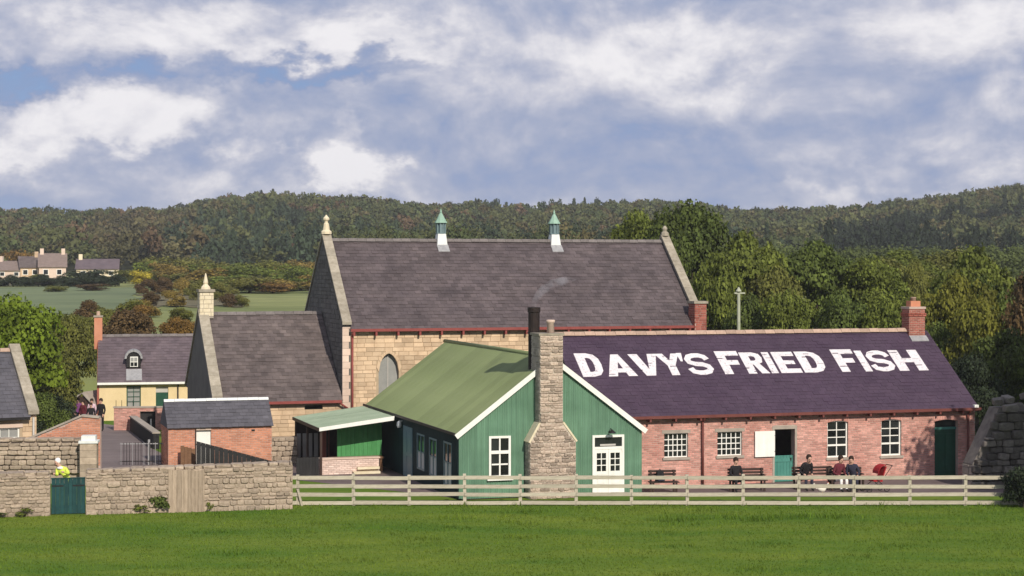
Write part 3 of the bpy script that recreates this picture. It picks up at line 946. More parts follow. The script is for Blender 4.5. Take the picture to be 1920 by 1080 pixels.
# roof
mb = MB(); mb.prismx([(-0.25, DE - .16), (DD + .25, DE - .16), (DD / 2, DR - .02)], -0.05, DL + .06); mb.build('roof', M['davy_slate'], shop)
sl = MB(); slates(sl, -.05, DL + .06, (-.25, DE - .16), (DD / 2, DR - .02), .28, .22, 41, lift=.022); slates(sl, -.05, DL + .06, (DD + .25, DE - .16), (DD / 2, DR - .02), .28, .22, 42, lift=.022)
sl.build('slate_covering', M['davy_slate'], shop, stuff=True)
ridge_row(shop, -.05, 16.35, DD / 2, DR + .06, M['ridge_buff'])
MB().box(-.02, DL + .08, -.39, -.27, DE - .24, DE - .13).build('gutter', M['brown_iron'], shop)
brm = MB().box(0, .08, -.36, -.016, DE - .36, DE - .245).mesh('gutter_bracket', M['brown_iron'])
for i in range(16):
    put('gutter_bracket', brm, shop, (.35 + i * 1.08, 0, 0))
for xx in (10.54 - OS, 22.62 - OS):
    MB().tube((xx, -.1, DE - .35), (xx, -.1, .03), .05).tube((xx, -.33, DE - .22), (xx, -.1, DE - .42), .05).build('downpipe', M['brown_iron'], shop, True)
MB().box(DL - .16, DL + .03, -.26, -.018, DE - .2, DE - .02).build('kneeler', M['white'], shop)
# chimney
cx0, cx1 = 16.36, 17.12
ch = MB().box(cx0, cx1, DD / 2 - .33, DD / 2 + .33, DR - .6, DR + .95).build('chimney', M['mortar'], shop)
mb = MB()
for k, pos, sd in (((cx0, cx1), DD / 2 - .33, 'front'), ((DD / 2 - .33, DD / 2 + .33), cx0, 'left'), ((DD / 2 - .33, DD / 2 + .33), cx1, 'right')):
    face_pieces(mb, courses(k[0], k[1], DR - .5, DR + .95, .0775, .2275, wj=.03, seed=7), pos, .014, sd)
    face_pieces(mb, courses(k[0] - .05, k[1] + .05, DR + .62, DR + .78, .0775, .2275, wj=.03, seed=7), pos - (.04 if sd != 'right' else -.04), .014, sd)
mb.build('chimney_brickwork', M['dark_brick'], ch, stuff=True)
MB().box(cx0 - .03, cx1 + .03, DD / 2 - .37, DD / 2 + .37, DR + .952, DR + 1.05).build('chimney_cap', M['mortar'], ch)
top = MB().box(cx0 + .14, cx1 - .14, DD / 2 - .2, DD / 2 + .2, DR + 1.052, DR + 1.30).build('chimney_top', M['orange_brick'], ch)
MB().lathe((cx0 + cx1) / 2, DD / 2, [(.13, DR + 1.302), (.11, DR + 1.42), (.14, DR + 1.44), (.1, DR + 1.47)], 10).build('chimney_pot', M['ridge_buff'], top, True)
sy = (DR - DE + .14) / (DD / 2 + .25)
MB().hexa([(cx0 - .04, DD / 2 - .62, DR - .02 - sy * .62 + .02), (cx1 + .04, DD / 2 - .62, DR - .02 - sy * .62 + .02), (cx1 + .04, DD / 2 - .37, DR - .02 - sy * .37 + .03), (cx0 - .04, DD / 2 - .37, DR - .02 - sy * .37 + .03),
           (cx0 - .04, DD / 2 - .62, DR - .02 - sy * .62 + .06), (cx1 + .04, DD / 2 - .62, DR - .02 - sy * .62 + .06), (cx1 + .04, DD / 2 - .37, DR - .02 - sy * .37 + .08), (cx0 - .04, DD / 2 - .37, DR - .02 - sy * .37 + .08)]).build('lead_flashing', M['lead'], ch)
# painted lettering
def rects_of(*r): return [[(a, c), (b, c), (b, d), (a, d)] for a, b, c, d in r]


def ring(outer, inner):
    n = len(outer)
    return [[outer[i], outer[(i + 1) % n], inner[(i + 1) % n], inner[i]] for i in range(n)]


def glyph(ch, wd):
    """list of convex quads in a box of width wd and height 1"""
    s = min(.36 * wd + .02, .36); h = .2
    if ch == 'I': return rects_of((0, wd, 0, 1))
    if ch == 'F': return rects_of((0, s, 0, 1), (s, wd, 1 - h, 1), (s, wd * .86, .40, .40 + h))
    if ch == 'E': return rects_of((0, s, 0, 1), (s, wd, 1 - h, 1), (s, wd * .88, .41, .41 + h * .9), (s, wd, 0, h))
    if ch == 'H': return rects_of((0, s * .92, 0, 1), (wd - s * .92, wd, 0, 1), (s * .92, wd - s * .92, .40, .60))
    if ch == 'D':
        o = [(0, 0), (0, 1), (wd * .5, 1), (wd * .80, .93), (wd * .96, .76), (wd, .5), (wd * .96, .24), (wd * .80, .07), (wd * .5, 0)]
        i = [(s, h), (s, 1 - h), (wd * .5, 1 - h), (wd * .60, .77), (wd * .66, .66), (wd * .68, .5), (wd * .66, .34), (wd * .60, .23), (wd * .5, h)]
        return [list(reversed(q)) for q in ring(o, i)]
    if ch == 'A':
        k = s * .82
        return [[(0, 0), (k, 0), (wd * .5 + k * .42, 1), (wd * .5 - k * .42, 1)], [(wd - k, 0), (wd, 0), (wd * .5 + k * .421, 1), (wd * .5 + k * .42 - k * .62, 1)][:4]] + rects_of((wd * .28, wd * .72, .17, .35))
    if ch == 'V':
        k = s * .85
        return [[(wd * .5 - k * .5, 0), (wd * .5 + k * .35, 0), (k, 1), (0, 1)], [(wd * .5 - k * .1, 0), (wd * .5 + k * .5, 0), (wd, 1), (wd - k, 1)]]
    if ch == 'Y':
        k = s * .85
        return [[(wd * .5 - k * .5, .45), (wd * .5 + k * .4, .42), (k, 1), (0, 1)], [(wd * .5 - k * .4, .42), (wd * .5 + k * .5, .45), (wd, 1), (wd - k, 1)]] + rects_of((wd * .5 - k * .5, wd * .5 + k * .5, 0, .45))
    if ch == 'R':
        o = [(s, 1), (wd * .62, 1), (wd * .9, .92), (wd * .98, .73), (wd * .9, .52), (wd * .62, .42), (s, .42)]
        i = [(s, .82), (wd * .55, .82), (wd * .64, .79), (wd * .66, .72), (wd * .64, .64), (wd * .55, .60), (s, .60)]
        q = [[o[k], o[k + 1], i[k + 1], i[k]][::-1] for k in range(6)]
        return rects_of((0, s, 0, 1)) + q + [[(wd * .62, 0), (wd, 0), (wd * .74, .46), (wd * .42, .46)]]
    if ch == 'S':
        c = [(.97, .74), (.88, .90), (.66, .985), (.42, .985), (.18, .92), (.06, .76), (.10, .60), (.34, .50), (.66, .47), (.90, .36), (.95, .21), (.84, .07), (.58, .0), (.36, .0), (.12, .07), (.02, .26)]
        th = .2
        pts = [(x * wd, z) for x, z in c]
        cl = [(wd * (.86 * (x / wd - .5) + .5), .5 + .82 * (z - .5)) for x, z in pts]
        out = []
        for k in range(len(cl) - 1):
            (xa, za), (xb, zb) = cl[k], cl[k + 1]
            def nrm_(k2):
                a, b = cl[max(k2 - 1, 0)], cl[min(k2 + 1, len(cl) - 1)]
                dx, dz_ = b[0] - a[0], b[1] - a[1]; l = math.hypot(dx, dz_)
                return -dz_ / l, dx / l
            na, nb = nrm_(k), nrm_(k + 1)
            ha = th / 2 * 1.0
            out.append([(xa - na[0] * ha, za - na[1] * ha), (xb - nb[0] * ha, zb - nb[1] * ha), (xb + nb[0] * ha, zb + nb[1] * ha), (xa + na[0] * ha, za + na[1] * ha)])
        return out
    if ch == "'":
        return [[(wd * .2, .62), (wd * .6, .62), (wd, 1), (0, 1)]]
    return []


SLOPE_L = math.hypot(DD / 2 + .25, DR - .02 - DE + .16)
SA = math.atan2(DR - .02 - DE + .16, DD / 2 + .25)
BASE_Q = .478 * SLOPE_L
LETTERS = [('D', 6.14, 7.14, 1.0), ('A', 7.24, 8.50, .93), ('V', 8.46, 9.72, .93), ('Y', 9.64, 10.72, .93), ("'", 10.62, 10.86, .95), ('S', 10.86, 11.96, .93),
           ('F', 12.36, 13.38, 1.0), ('R', 13.44, 14.40, .93), ('I', 14.48, 14.80, .93), ('E', 14.92, 15.90, .93), ('D', 16.00, 17.12, .93),
           ('F', 17.74, 18.74, 1.0), ('I', 18.84, 19.18, .93), ('S', 19.27, 20.38, .93), ('H', 20.47, 21.85, .93)]
letter_h = 1.50
def worn(m):
    """flaked paint: small patches of bare slate show through"""
    t = m.node_tree; b = t.nodes['Principled BSDF']
    src = b.inputs['Base Color'].links[0].from_socket
    tcn = t.nodes.new('ShaderNodeTexCoord')
    out = src
    for sc_, lo, hi, amt in ((9.0, .60, .70, .65), (38.0, .58, .72, .45)):
        nz = t.nodes.new('ShaderNodeTexNoise'); nz.inputs['Scale'].default_value = sc_; nz.inputs['Detail'].default_value = 6
        t.links.new(tcn.outputs['Object'], nz.inputs['Vector'])
        mr = t.nodes.new('ShaderNodeMapRange'); mr.inputs[1].default_value = lo; mr.inputs[2].default_value = hi; mr.inputs[4].default_value = amt
        t.links.new(nz.outputs['Fac'], mr.inputs[0])
        mx = t.nodes.new('ShaderNodeMix'); mx.data_type = 'RGBA'
        t.links.new(mr.outputs[0], mx.inputs[0]); t.links.new(out, mx.inputs[6]); mx.inputs[7].default_value = (.12, .09, .125, 1)
        out = mx.outputs[2]
    t.links.new(out, b.inputs['Base Color'])


worn(M['white_letter'])
for chn, a, b, hh in LETTERS:
    mb = MB()
    for k, qd in enumerate(glyph(chn, (b - a) / (letter_h * hh))):
        sc = letter_h * hh
        # a thin coat of paint: 4 mm sheet raised above the slates, each stroke a hair above the last
        n0, n1 = .012, .0262 + .0003 * k
        bot = [(a - OS + x * sc, z * sc) for x, z in qd]
        def PP(x, q, n):
            q += BASE_Q
            return (x, -.25 + q * math.cos(SA) - n * math.sin(SA), DE - .16 + q * math.sin(SA) + n * math.cos(SA))
        # orientation: make it face outwards
        area = sum(bot[i][0] * bot[(i + 1) % 4][1] - bot[(i + 1) % 4][0] * bot[i][1] for i in range(4))
        if area < 0: bot = bot[::-1]
        mb.hexa([PP(x, q, n0) for x, q in bot] + [PP(x, q, n1) for x, q in bot])
    mb.build('letter', M['white_letter'], shop)

# ------------------------------------------------------------------ green tin shed
SL, SD, SE, SR = 7.36, 15.1, 2.55, 5.30
shed = thing('tin_shed', 'green corrugated iron shed with white bargeboards and stone chimney', 'shed', W(0, 0), TH)
half = SL / 2


def g_top(x): return SE + (SR - SE) * (1 - abs(x - half) / half) - .05


SO = [(1.17, 2.03, .80, 2.37), (5.31, 6.61, 0.0, 2.29)]
PITCH = .092
def corr(x): return .013 * math.sin(2 * math.pi * x / PITCH)


wsheet = SL / 10
for k in range(10):
    mb = MB()
    xs = np.linspace(k * wsheet, (k + 1) * wsheet + .02 * (k < 9), 50)
    lift = .004 * (k % 2)
    for a, b in zip(xs, xs[1:]):
        z = .04
        spans = []
        for (oa, ob, oz, ot) in SO:
            if oa < (a + b) / 2 < ob:
                if oz > .05: spans.append((z, oz))
                z = ot
        spans.append((z, None))
        for z0, z1 in spans:
            za, zb = (g_top(a), g_top(b)) if z1 is None else (z1, z1)
            mb.add([(a, -.02 - lift + corr(a), z0), (b, -.02 - lift + corr(b), z0), (b, -.02 - lift + corr(b), zb), (a, -.02 - lift + corr(a), za)], [(0, 1, 2, 3)])
    mb.build('corrugated_sheet', M['green_wall'], shed, True)
# frame behind the tin, other walls
mb = MB(); wall_open(mb, .1, SL - .1, 0, SE - .05, .01, .1, SO); mb.prism([(0.1, SE - .05), (SL - .1, SE - .05), (half, SR - .16)], .012, .1); mb.build('front_frame', M['dark_wood'], shed)
SW = [(4.94, 6.13, .55, 2.0), (3.06, 4.19, .5, 2.0), (.89, 2.04, .35, 2.05)]
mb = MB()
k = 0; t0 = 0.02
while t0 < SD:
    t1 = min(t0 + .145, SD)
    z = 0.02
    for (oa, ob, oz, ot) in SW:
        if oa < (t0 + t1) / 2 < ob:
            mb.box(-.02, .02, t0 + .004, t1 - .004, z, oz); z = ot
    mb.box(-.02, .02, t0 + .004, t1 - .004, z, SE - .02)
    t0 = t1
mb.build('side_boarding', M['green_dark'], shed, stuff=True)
mb = MB(); wall_open(mb, 0.1, SD - .1, 0, SE - .05, 0, 1, []); 
mb = MB().box(.08, .1, .1, SD - .05, 0, SE - .06).build('side_lining', M['dark'], shed)
MB().box(SL - .04, SL, 0.1, SD, 0, SE - .02).build('side_wall', M['green_wall'], shed)
MB().prism([(0.1, 0), (SL - .05, 0), (SL - .05, SE - .1), (half, SR - .15), (.1, SE - .1)], SD - .06, SD - .01).build('back_wall', M['green_wall'], shed)
for (oa, ob, oz, ot) in SW:
    f = MB()
    for (p, q, c, d) in ((oa, oa + .07, oz, ot), (ob - .07, ob, oz, ot), (oa + .07, ob - .07, oz, oz + .07), (oa + .07, ob - .07, ot - .07, ot), ((oa + ob) / 2 - .02, (oa + ob) / 2 + .02, oz + .07, ot - .07)):
        f.box(-.035, .03, p, q, c, d)
    f.box(-.03, .028, oa + .07, (oa + ob) / 2 - .02, 1.25, 1.29)
    f.box(-.03, .028, (oa + ob) / 2 + .02, ob - .07, 1.25, 1.29)
    f = f.build('side_window', M['blue_door'], shed)
    for p, q in ((oa + .07, (oa + ob) / 2 - .02), ((oa + ob) / 2 + .02, ob - .07)):
        MB().box(.0, .012, p, q, oz + .07, 1.25).build('pane', M['side_blind'], f)
        MB().box(.0, .012, p, q, 1.29, ot - .07).build('pane', M['glass'], f)
sdoor = MB().box(-.05, -.021, 6.85, 8.35, .03, 2.12).build('side_door', M['blue_door'], shed)
MB().box(-.062, -.051, 7.0, 7.5, .2, .9).box(-.062, -.051, 7.7, 8.2, .2, .9).box(-.062, -.051, 7.0, 7.5, 1.05, 1.95).box(-.062, -.051, 7.7, 8.2, 1.05, 1.95).build('door_panel', M['blue_door'], sdoor)
MB().lathe(-.16, 8.62, [(.02, 2.28), (.09, 2.22), (.10, 2.08), (.06, 2.0)], 8).box(-.16, -.02, 8.60, 8.64, 2.26, 2.29).build('wall_lamp', M['white_lead'], shed)
# roof of separate overlapping sheets
ov = .14
for side in (0, 1):
    for row in (0,):
        ea, eb = half + ov, 0.0
        mb = MB()
        n = 46; wS = .775
        for i in range(n):
            a, b = i * wS / n, (i + 1) * wS / n
            pts = []
            for (tt, ee) in ((a, ea), (b, ea), (b, eb), (a, eb)):
                lift = .016
                x = half - ee if side == 0 else half + ee
                z = SR - (SR - SE) * ee / half + corr(tt) + .013 + lift 
                pts.append((x, tt, z))
            if side: pts = pts[::-1]
            mb.add(pts, [(3, 2, 1, 0)] if True else [])
        me = mb.mesh('roof_sheet', M['green_roof'], True)
        for k in range(20):
            put('roof_sheet', me, shed, (0, -.12 + k * .76, .004 * (k % 2)))
MB().tube((half, -.13, SR + .03), (half, SD + .25, SR + .03), .085, n=10).build('ridge_capping', M['green_roof'], shed, True)
MB().lathe(half - .35, .9, [(.05, SR - .2), (.05, SR + .02), (.09, SR + .03), (.09, SR + .11), (.02, SR + .14)], 8).build('ridge_vent', M['black_iron'], shed)
for sgn in (-1, 1):
    e = half + ov
    p0 = (half + sgn * e, -.15, SR - (SR - SE) * e / half - .06); p1 = (half + sgn * .02, -.15, SR - .06)
    MB().beam(p0, p1, .035, .19, (0, 0, 1)).build('bargeboard', M['white'], shed)
MB().box(-.2, -.16, -.1, SD + .2, SE - .12, SE - .02).build('gutter', M['black_iron'], shed)
# front window
wo_ = SO[0]
zsil, zt = wo_[2], wo_[3]
fw = window(shed, wo_, 2, 3, y=-.03, fw=.085, bar=.055, sill=False, rails=[zsil + .085, zsil + .50, zsil + .94, zt - .085])
MB().box(wo_[0] + .085, wo_[1] - .085, -.082, .005, zsil + .90, zsil + 1.02).build('transom', M['white'], fw)
MB().box(wo_[0] - .08, wo_[1] + .08, -.14, -.04, zsil - .1, zsil - .003).build('sill', M['white'], fw)
# double door with fanlight
d0, d1_, _, dt = SO[1]
fr = MB().box(d0, d0 + .09, -.08, .02, 0, dt).box(d1_ - .09, d1_, -.08, .02, 0, dt).box(d0 + .09, d1_ - .09, -.08, .02, dt - .09, dt).box(d0 + .09, d1_ - .09, -.08, .02, 1.74, 1.84).build('door_frame', M['white'], shed)
MB().box(d0 + .09, d1_ - .09, -.02, -.01, 1.842, dt - .092).build('pane', M['glass'], fr)
xm = (d0 + d1_) / 2
MB().box(xm - .32, xm + .32, -.024, -.021, 1.87, 1.94).build('fanlight_print', M['pale_board'], fr)
for (a, b) in ((d0 + .092, xm - .004), (xm + .004, d1_ - .092)):
    leaf = MB()
    st = .085
    leaf.box(a, a + st, -.065, -.02, .02, 1.738).box(b - st, b, -.065, -.02, .02, 1.738)
    leaf.box(a + st, b - st, -.065, -.02, 1.60, 1.738).box(a + st, b - st, -.065, -.02, .78, .90).box(a + st, b - st, -.055, -.02, .02, .78)
    g0, g1, gzs = a + st, b - st, [.90, 1.13, 1.37, 1.60]
    gm_ = (g0 + g1) / 2
    leaf.box(gm_ - .016, gm_ + .016, -.06, -.03, .90, 1.60)
    for z in gzs[1:-1]:
        leaf.box(g0, gm_ - .016, -.058, -.03, z - .016, z + .016).box(gm_ + .016, g1, -.058, -.03, z - .016, z + .016)
    leaf = leaf.build('door_leaf', M['white'], shed)
    for p, q in ((g0, gm_), (gm_, g1)):
        for c, d in zip(gzs, gzs[1:]):
            MB().box(p, q, -.028, -.022, c, d).build('pane', M['glass'], leaf)
    for z in (.08, .42):
        MB().box(a + st + .03, b - st - .03, -.068, -.056, z, z + .28).build('door_panel', M['white'], leaf)
MB().box(d0 - .1, d1_ + .1, -.42, -.09, 0.0, .07).build('doorstep', M['grey_stone'], shed)
lampb = MB().tube((xm + .05, -.03, 2.42), (xm + .05, -.2, 2.55), .014).tube((xm + .05, -.2, 2.55), (xm + .05, -.34, 2.5), .014)
lampb.lathe(xm + .05, -.34, [(.16, 2.38), (.15, 2.40), (.06, 2.48), (.03, 2.52)], 10)
lampb.build('door_lamp', M['black_iron'], shed)

# stone chimney on the gable
chim = MB()
CF = -.60
prof = [(2.62, 0), (4.44, 0), (4.44, 2.12), (3.92, 2.82), (3.92, 6.16), (3.02, 6.16), (3.02, 2.82), (2.62, 2.12)]
chim.prism(prof, CF - .012, .42)
ch = chim.build('chimney', M['chim_joint'], shed)


def chim_l(z): return 2.62 if z < 2.12 else (2.62 + .40 * (z - 2.12) / .70 if z < 2.82 else 3.02)
def chim_r(z): return 4.44 if z < 2.12 else (4.44 - .52 * (z - 2.12) / .70 if z < 2.82 else 3.92)


z = 0.0; r_ = random.Random(77); rects = []
while z < 6.14:
    h = r_.choice([.085, .11, .12, .14, .17]); h = min(h, 6.16 - z)
    zm_ = z + h
    lo, hi = max(chim_l(z), chim_l(zm_)), min(chim_r(z), chim_r(zm_))
    x = lo
    while x < hi - .02:
        w_ = r_.choice([.14, .2, .26, .32, .4]);
        if hi - x - w_ < .1: w_ = hi - x
        rects.append((x + .006, min(x + w_, hi) - .006, z + .006, zm_ - .006))
        x += w_
    z = zm_
lay_stones(ch, rects, CF, .10, 'chim_stone', 300, 5)
mb = MB()
for (za, zb, xs) in ((0, 2.1, 2.62), (2.84, 6.16, 3.02)):
    face_pieces(mb, courses(CF + .06, .42, za, zb, .12, .3, hj=.3, seed=15), xs, .02, 'left')
for (za, zb, xs) in ((0, 2.1, 4.44), (2.84, 6.16, 3.92)):
    face_pieces(mb, courses(CF + .06, .42, za, zb, .12, .3, hj=.3, seed=16), xs, .02, 'right')
mb.build('side_stonework', M['grey_stone'], ch, stuff=True)
for (xa, za, xb, zb) in ((2.58, 2.14, 3.00, 2.87), (4.48, 2.14, 3.94, 2.87)):
    MB().beam((xa, CF + .48, za), (xb, CF + .48, zb), 1.04, .07, (0, 0, 1)).build('shoulder_slab', M['finial'], ch)
MB().box(2.96, 3.98, CF - .04, .48, 6.162, 6.24).build('chimney_cap', M['coping'], ch)
MB().lathe(3.62, -.05, [(.15, 6.242), (.13, 6.62), (.17, 6.64), (.17, 6.73), (.12, 6.74)], 12).build('chimney_pot', M['quoin'], ch, True)
fl = MB().lathe(3.19, .66, [(.22, SR - .75), (.22, 7.0), (.25, 7.02), (.25, 7.2), (.17, 7.21)], 14).build('flue_pipe', M['soot'], shed)
MB().lathe(3.19, .66, [(.255, 6.2), (.255, 6.26), (.21, 6.27)], 14).build('flue_collar', M['black_iron'], fl)

# ------------------------------------------------------------------ serving shelter left of the shed
shl = thing('serving_shelter', 'open lean-to shelter with pale green roof and white fascia beside the tin shed', 'shelter', W(0, 0), TH)
CW, C0, C1 = 3.42, 9.25, 15.25
def ctop(x): return 2.44 + x * (2.44 - 2.00) / CW     # x from -CW..0
me = None
for k in range(8):
    a, b = C0 + (C1 - C0) * k / 8, C0 + (C1 - C0) * (k + 1) / 8 + .02
    mb = MB(); n = 40
    for i in range(n):
        p, q = a + (b - a) * i / n, a + (b - a) * (i + 1) / n
        mb.add([(-CW, p, ctop(-CW) + corr(p) + .004 * (k % 2)), (-.21, p, ctop(-.21) + corr(p) + .004 * (k % 2)), (-.21, q, ctop(-.21) + corr(q) + .004 * (k % 2)), (-CW, q, ctop(-CW) + corr(q) + .004 * (k % 2))], [(0, 1, 2, 3)])
    mb.build('roof_sheet', M['canopy_roof'], shl, True)
MB().hexa([(-CW - .02, C0 - .05, ctop(-CW) - .12), (-.21, C0 - .05, ctop(-.21) - .15), (-.21, C0 - .015, ctop(-.21) - .15), (-CW - .02, C0 - .015, ctop(-CW) - .12),
           (-CW - .02, C0 - .05, ctop(-CW) + .03), (-.21, C0 - .05, ctop(-.21) + .03), (-.21, C0 - .015, ctop(-.21) + .03), (-CW - .02, C0 - .015, ctop(-CW) + .03)]).build('fascia', M['white'], shl)
MB().box(-CW - .03, -CW - .005, C0, C1, ctop(-CW) - .13, ctop(-CW) + .01).build('side_fascia', M['black_iron'], shl)
for (px, py) in ((-CW + .08, C0 + .1), (-CW + .08, C0 + 3.0), (-CW + .08, C1 - .3), (-2.55, C0 + 2.6)):
    MB().box(px - .045, px + .045, py - .045, py + .045, 0, ctop(px) - .03).build('post', M['dark_wood'], shl)
for py in (C0 + .1, C0 + 1.6, C0 + 3.0, C0 + 4.5, C1 - .3):
    MB().hexa([(-CW, py - .03, ctop(-CW) - .11), (-.22, py - .03, ctop(-.22) - .11), (-.22, py + .03, ctop(-.22) - .11), (-CW, py + .03, ctop(-CW) - .11), (-CW, py - .03, ctop(-CW) - .02), (-.22, py - .03, ctop(-.22) - .02), (-.22, py + .03, ctop(-.22) - .02), (-CW, py + .03, ctop(-CW) - .02)]).build('rafter', M['dark_wood'], shl)
i = 0
xx = -2.36
while xx < -.4:
    MB().box(xx + .004, min(xx + .19, -.4) - .004, 10.72, 10.76, .45, ctop(xx) - .1).build('board', M['counter_green'], shl)
    xx += .19
MB().box(-2.72, -2.38, 12.3, 12.64, 0, 2.0).build('brick_pier', M['dark_brick'], shl)
for k in range(4):
    MB().box(-3.34 + k * .26, -3.34 + k * .26 + .17, 14.7, 14.74, .25, 1.3).build('panel', M['pale_board'], shl)
MB().box(-3.34, -.1, 15.0, 15.06, 0, 2.0).build('back_wall', M['dark_wood'], shl)

ctr = thing('serving_counter', 'low pink brick serving counter with brown top under the pale green shelter roof', 'counter', W(0, 0), TH)
MB().box(-3.42, -.78, 9.62, 9.95, 0, .64).build('wall', M['mortar'], ctr)
mb = MB(); face_pieces(mb, courses(-3.42, -.78, 0, .64, .0775, .2275, wj=.03, seed=51), 9.62, .014); face_pieces(mb, courses(9.62, 9.95, 0, .64, .0775, .2275, wj=.03, seed=51), -3.42, .014, 'left')
mb.build('brickwork', M['quoin_brick'] if 'quoin_brick' in M else M['red_brick'], ctr, stuff=True)
MB().box(-3.46, -.74, 9.58, 9.99, .642, .70).build('countertop', M['quoin'], ctr)
MB().box(-2.75, -.45, 10.12, 10.70, .56, .64).build('shelf', M['brown_wood'], ctr)
for xa in (-2.7, -.6):
    MB().box(xa, xa + .1, 10.18, 10.66, 0, .558).build('shelf_leg', M['brown_wood'], ctr)
for k, (xa, z_) in enumerate(((-1.95, .12), (-1.75, .30))):
    MB().box(xa, -.80, 9.30 + k * .14, 9.60, z_ - .1, z_).build('step', M['finial'], ctr)

dp_ = thing('dark_panel_fence', 'dark timber panel closing the left side of the serving shelter', 'panel', W(-4.35, 9.5), TH)
for k in range(7):
    MB().box(k * .135 + .003, k * .135 + .132, 0, .03, 0, .78 + rnd.uniform(-.01, .01)).build('board', M['tar'], dp_)
MB().box(0, .94, .032, .07, .2, .28).box(0, .94, .032, .07, .6, .68).build('rail', M['tar'], dp_)

# ------------------------------------------------------------------ smoke from the flue
def smoke():
    m = bpy.data.materials.new('smoke'); m.use_nodes = True
    t = m.node_tree; t.nodes.remove(t.nodes['Principled BSDF'])
    pv = t.nodes.new('ShaderNodeVolumePrincipled'); pv.inputs['Color'].default_value = (.85, .85, .88, 1)
    tcn = t.nodes.new('ShaderNodeTexCoord'); nz = t.nodes.new('ShaderNodeTexNoise'); nz.inputs['Scale'].default_value = 2.2; nz.inputs['Detail'].default_value = 3
    t.links.new(tcn.outputs['Object'], nz.inputs['Vector'])
    mr = t.nodes.new('ShaderNodeMapRange'); mr.inputs[1].default_value = .42; mr.inputs[2].default_value = .75; mr.inputs[3].default_value = 0.0; mr.inputs[4].default_value = 1.1
    t.links.new(nz.outputs['Fac'], mr.inputs[0]); t.links.new(mr.outputs[0], pv.inputs['Density'])
    t.links.new(pv.outputs[0], t.nodes['Material Output'].inputs['Volume'])
    mb = MB()
    path = [(0, 0, 7.21, .12), (.05, .0, 7.45, .17), (.25, .05, 7.72, .24), (.6, .1, 7.98, .34), (1.1, .15, 8.2, .42), (1.6, .2, 8.32, .3)]
    n = 10; vs, fs = [], []
    for (x, y, z, r) in path:
        for i in range(n):
            a = 2 * math.pi * i / n
            vs.append((x + r * .7 * math.cos(a), y + r * math.sin(a), z + r * .5 * math.cos(a) * -.5))
    for k in range(len(path) - 1):
        for i in range(n):
            j = (i + 1) % n
            fs.append((k * n + i, k * n + j, (k + 1) * n + j, (k + 1) * n + i))
    fs += [tuple(range(n - 1, -1, -1)), tuple((len(path) - 1) * n + i for i in range(n))]
    mb.add(vs, fs)
    o = mb.build('smoke', m, None, True, stuff=True)
    p = W(3.19, .66); o.location = (p.x, p.y, 0); o.rotation_euler = (0, 0, TH)
smoke()

# ------------------------------------------------------------------ post and rail fence
fence = thing('rail_fence', 'weathered four-rail wooden field fence in front of shed and shop', 'fence', (-8.15, 66.5, 0), 0)
NB = 15; BAY = 2.04
pm = MB().hexa([(-.06, -.06, -.2), (.06, -.06, -.2), (.06, .06, -.2), (-.06, .06, -.2), (-.055, -.055, 1.14), (.055, -.055, 1.14), (.055, .055, 1.14), (-.055, .055, 1.14)])
pme = pm.mesh('post', M['fence_wood'])
rme = [MB().hexa([(0, -.02, -.068), (BAY - .012, -.02, -.065), (BAY - .012, .02, -.065), (0, .02, -.068), (0, -.02, .062 + .006 * i), (BAY - .012, -.02, .067), (BAY - .012, .02, .067), (0, .02, .062 + .006 * i)]).mesh('rail', M['fence_wood']) for i in range(3)]
for k in range(NB + 1):
    off = 0.16 if k == 0 else 0
    put('post', pme, fence, (k * BAY + .3 + off * 0, .035, rnd.uniform(-.03, .03)), (rnd.uniform(-.02, .02), rnd.uniform(-.015, .015), rnd.uniform(-.1, .1)))
    if k < NB:
        for z in (.11, .41, .71, 1.03):
            put('rail', rme[rnd.randrange(3)], fence, (k * BAY + .30, -.05, z + rnd.uniform(-.012, .012)), (0, rnd.uniform(-.006, .006), 0))
for z in (.11, .41, .71, 1.03):
    put('rail', rme[0], fence, (-.02, -.05, z), None, (.155, 1, 1))
MB().beam((.48, -.12, -.03), (.30, -.07, .62), .07, .09, (0, 1, 0)).build('brace', M['fence_wood'], fence)

# ------------------------------------------------------------------ field wall with gate
FWA = math.atan2(2.2, 9.9)
FW0 = (-17.9, 63.4)
def FWp(a, y=0.0): return (FW0[0] + a * math.cos(FWA) - y * math.sin(FWA), FW0[1] + a * math.sin(FWA) + y * math.cos(FWA))


def fwall(name, label, a0, a1, h0, h1, seed, limit):
    t = thing(name, label, 'wall', (*FWp(a0), 0), FWA)
    L = a1 - a0
    def top(x): return h0 + (h1 - h0) * x / L - .10
    MB().hexa([(0, -.045, -.1), (L, -.045, -.1), (L, .42, -.1), (0, .42, -.1), (0, -.045, top(0)), (L, -.045, top(L)), (L, .42, top(L)), (0, .42, top(0))]).build('wall_core', M['rubble_joint'], t)
    lay_stones(t, courses(0, L, -.02, max(h0, h1) - .1, .15, .29, top=top, hj=.4, wj=.55, joint=.016, seed=seed), -.02, .14, 'rubble', limit, seed)
    r = random.Random(seed); x = 0
    while x < L - .05:
        w = min(r.uniform(.3, .6), L - x)
        put('coping_stone', stone_meshes('rubble')[r.randrange(6)], t, (x + w / 2, .2, top(x + w / 2) + .055), (r.uniform(-.05, .05), r.uniform(-.04, .04) - math.atan2(h1 - h0, L), 0), (w - .01, .5, .13 + r.uniform(0, .03)))
        x += w
    return t


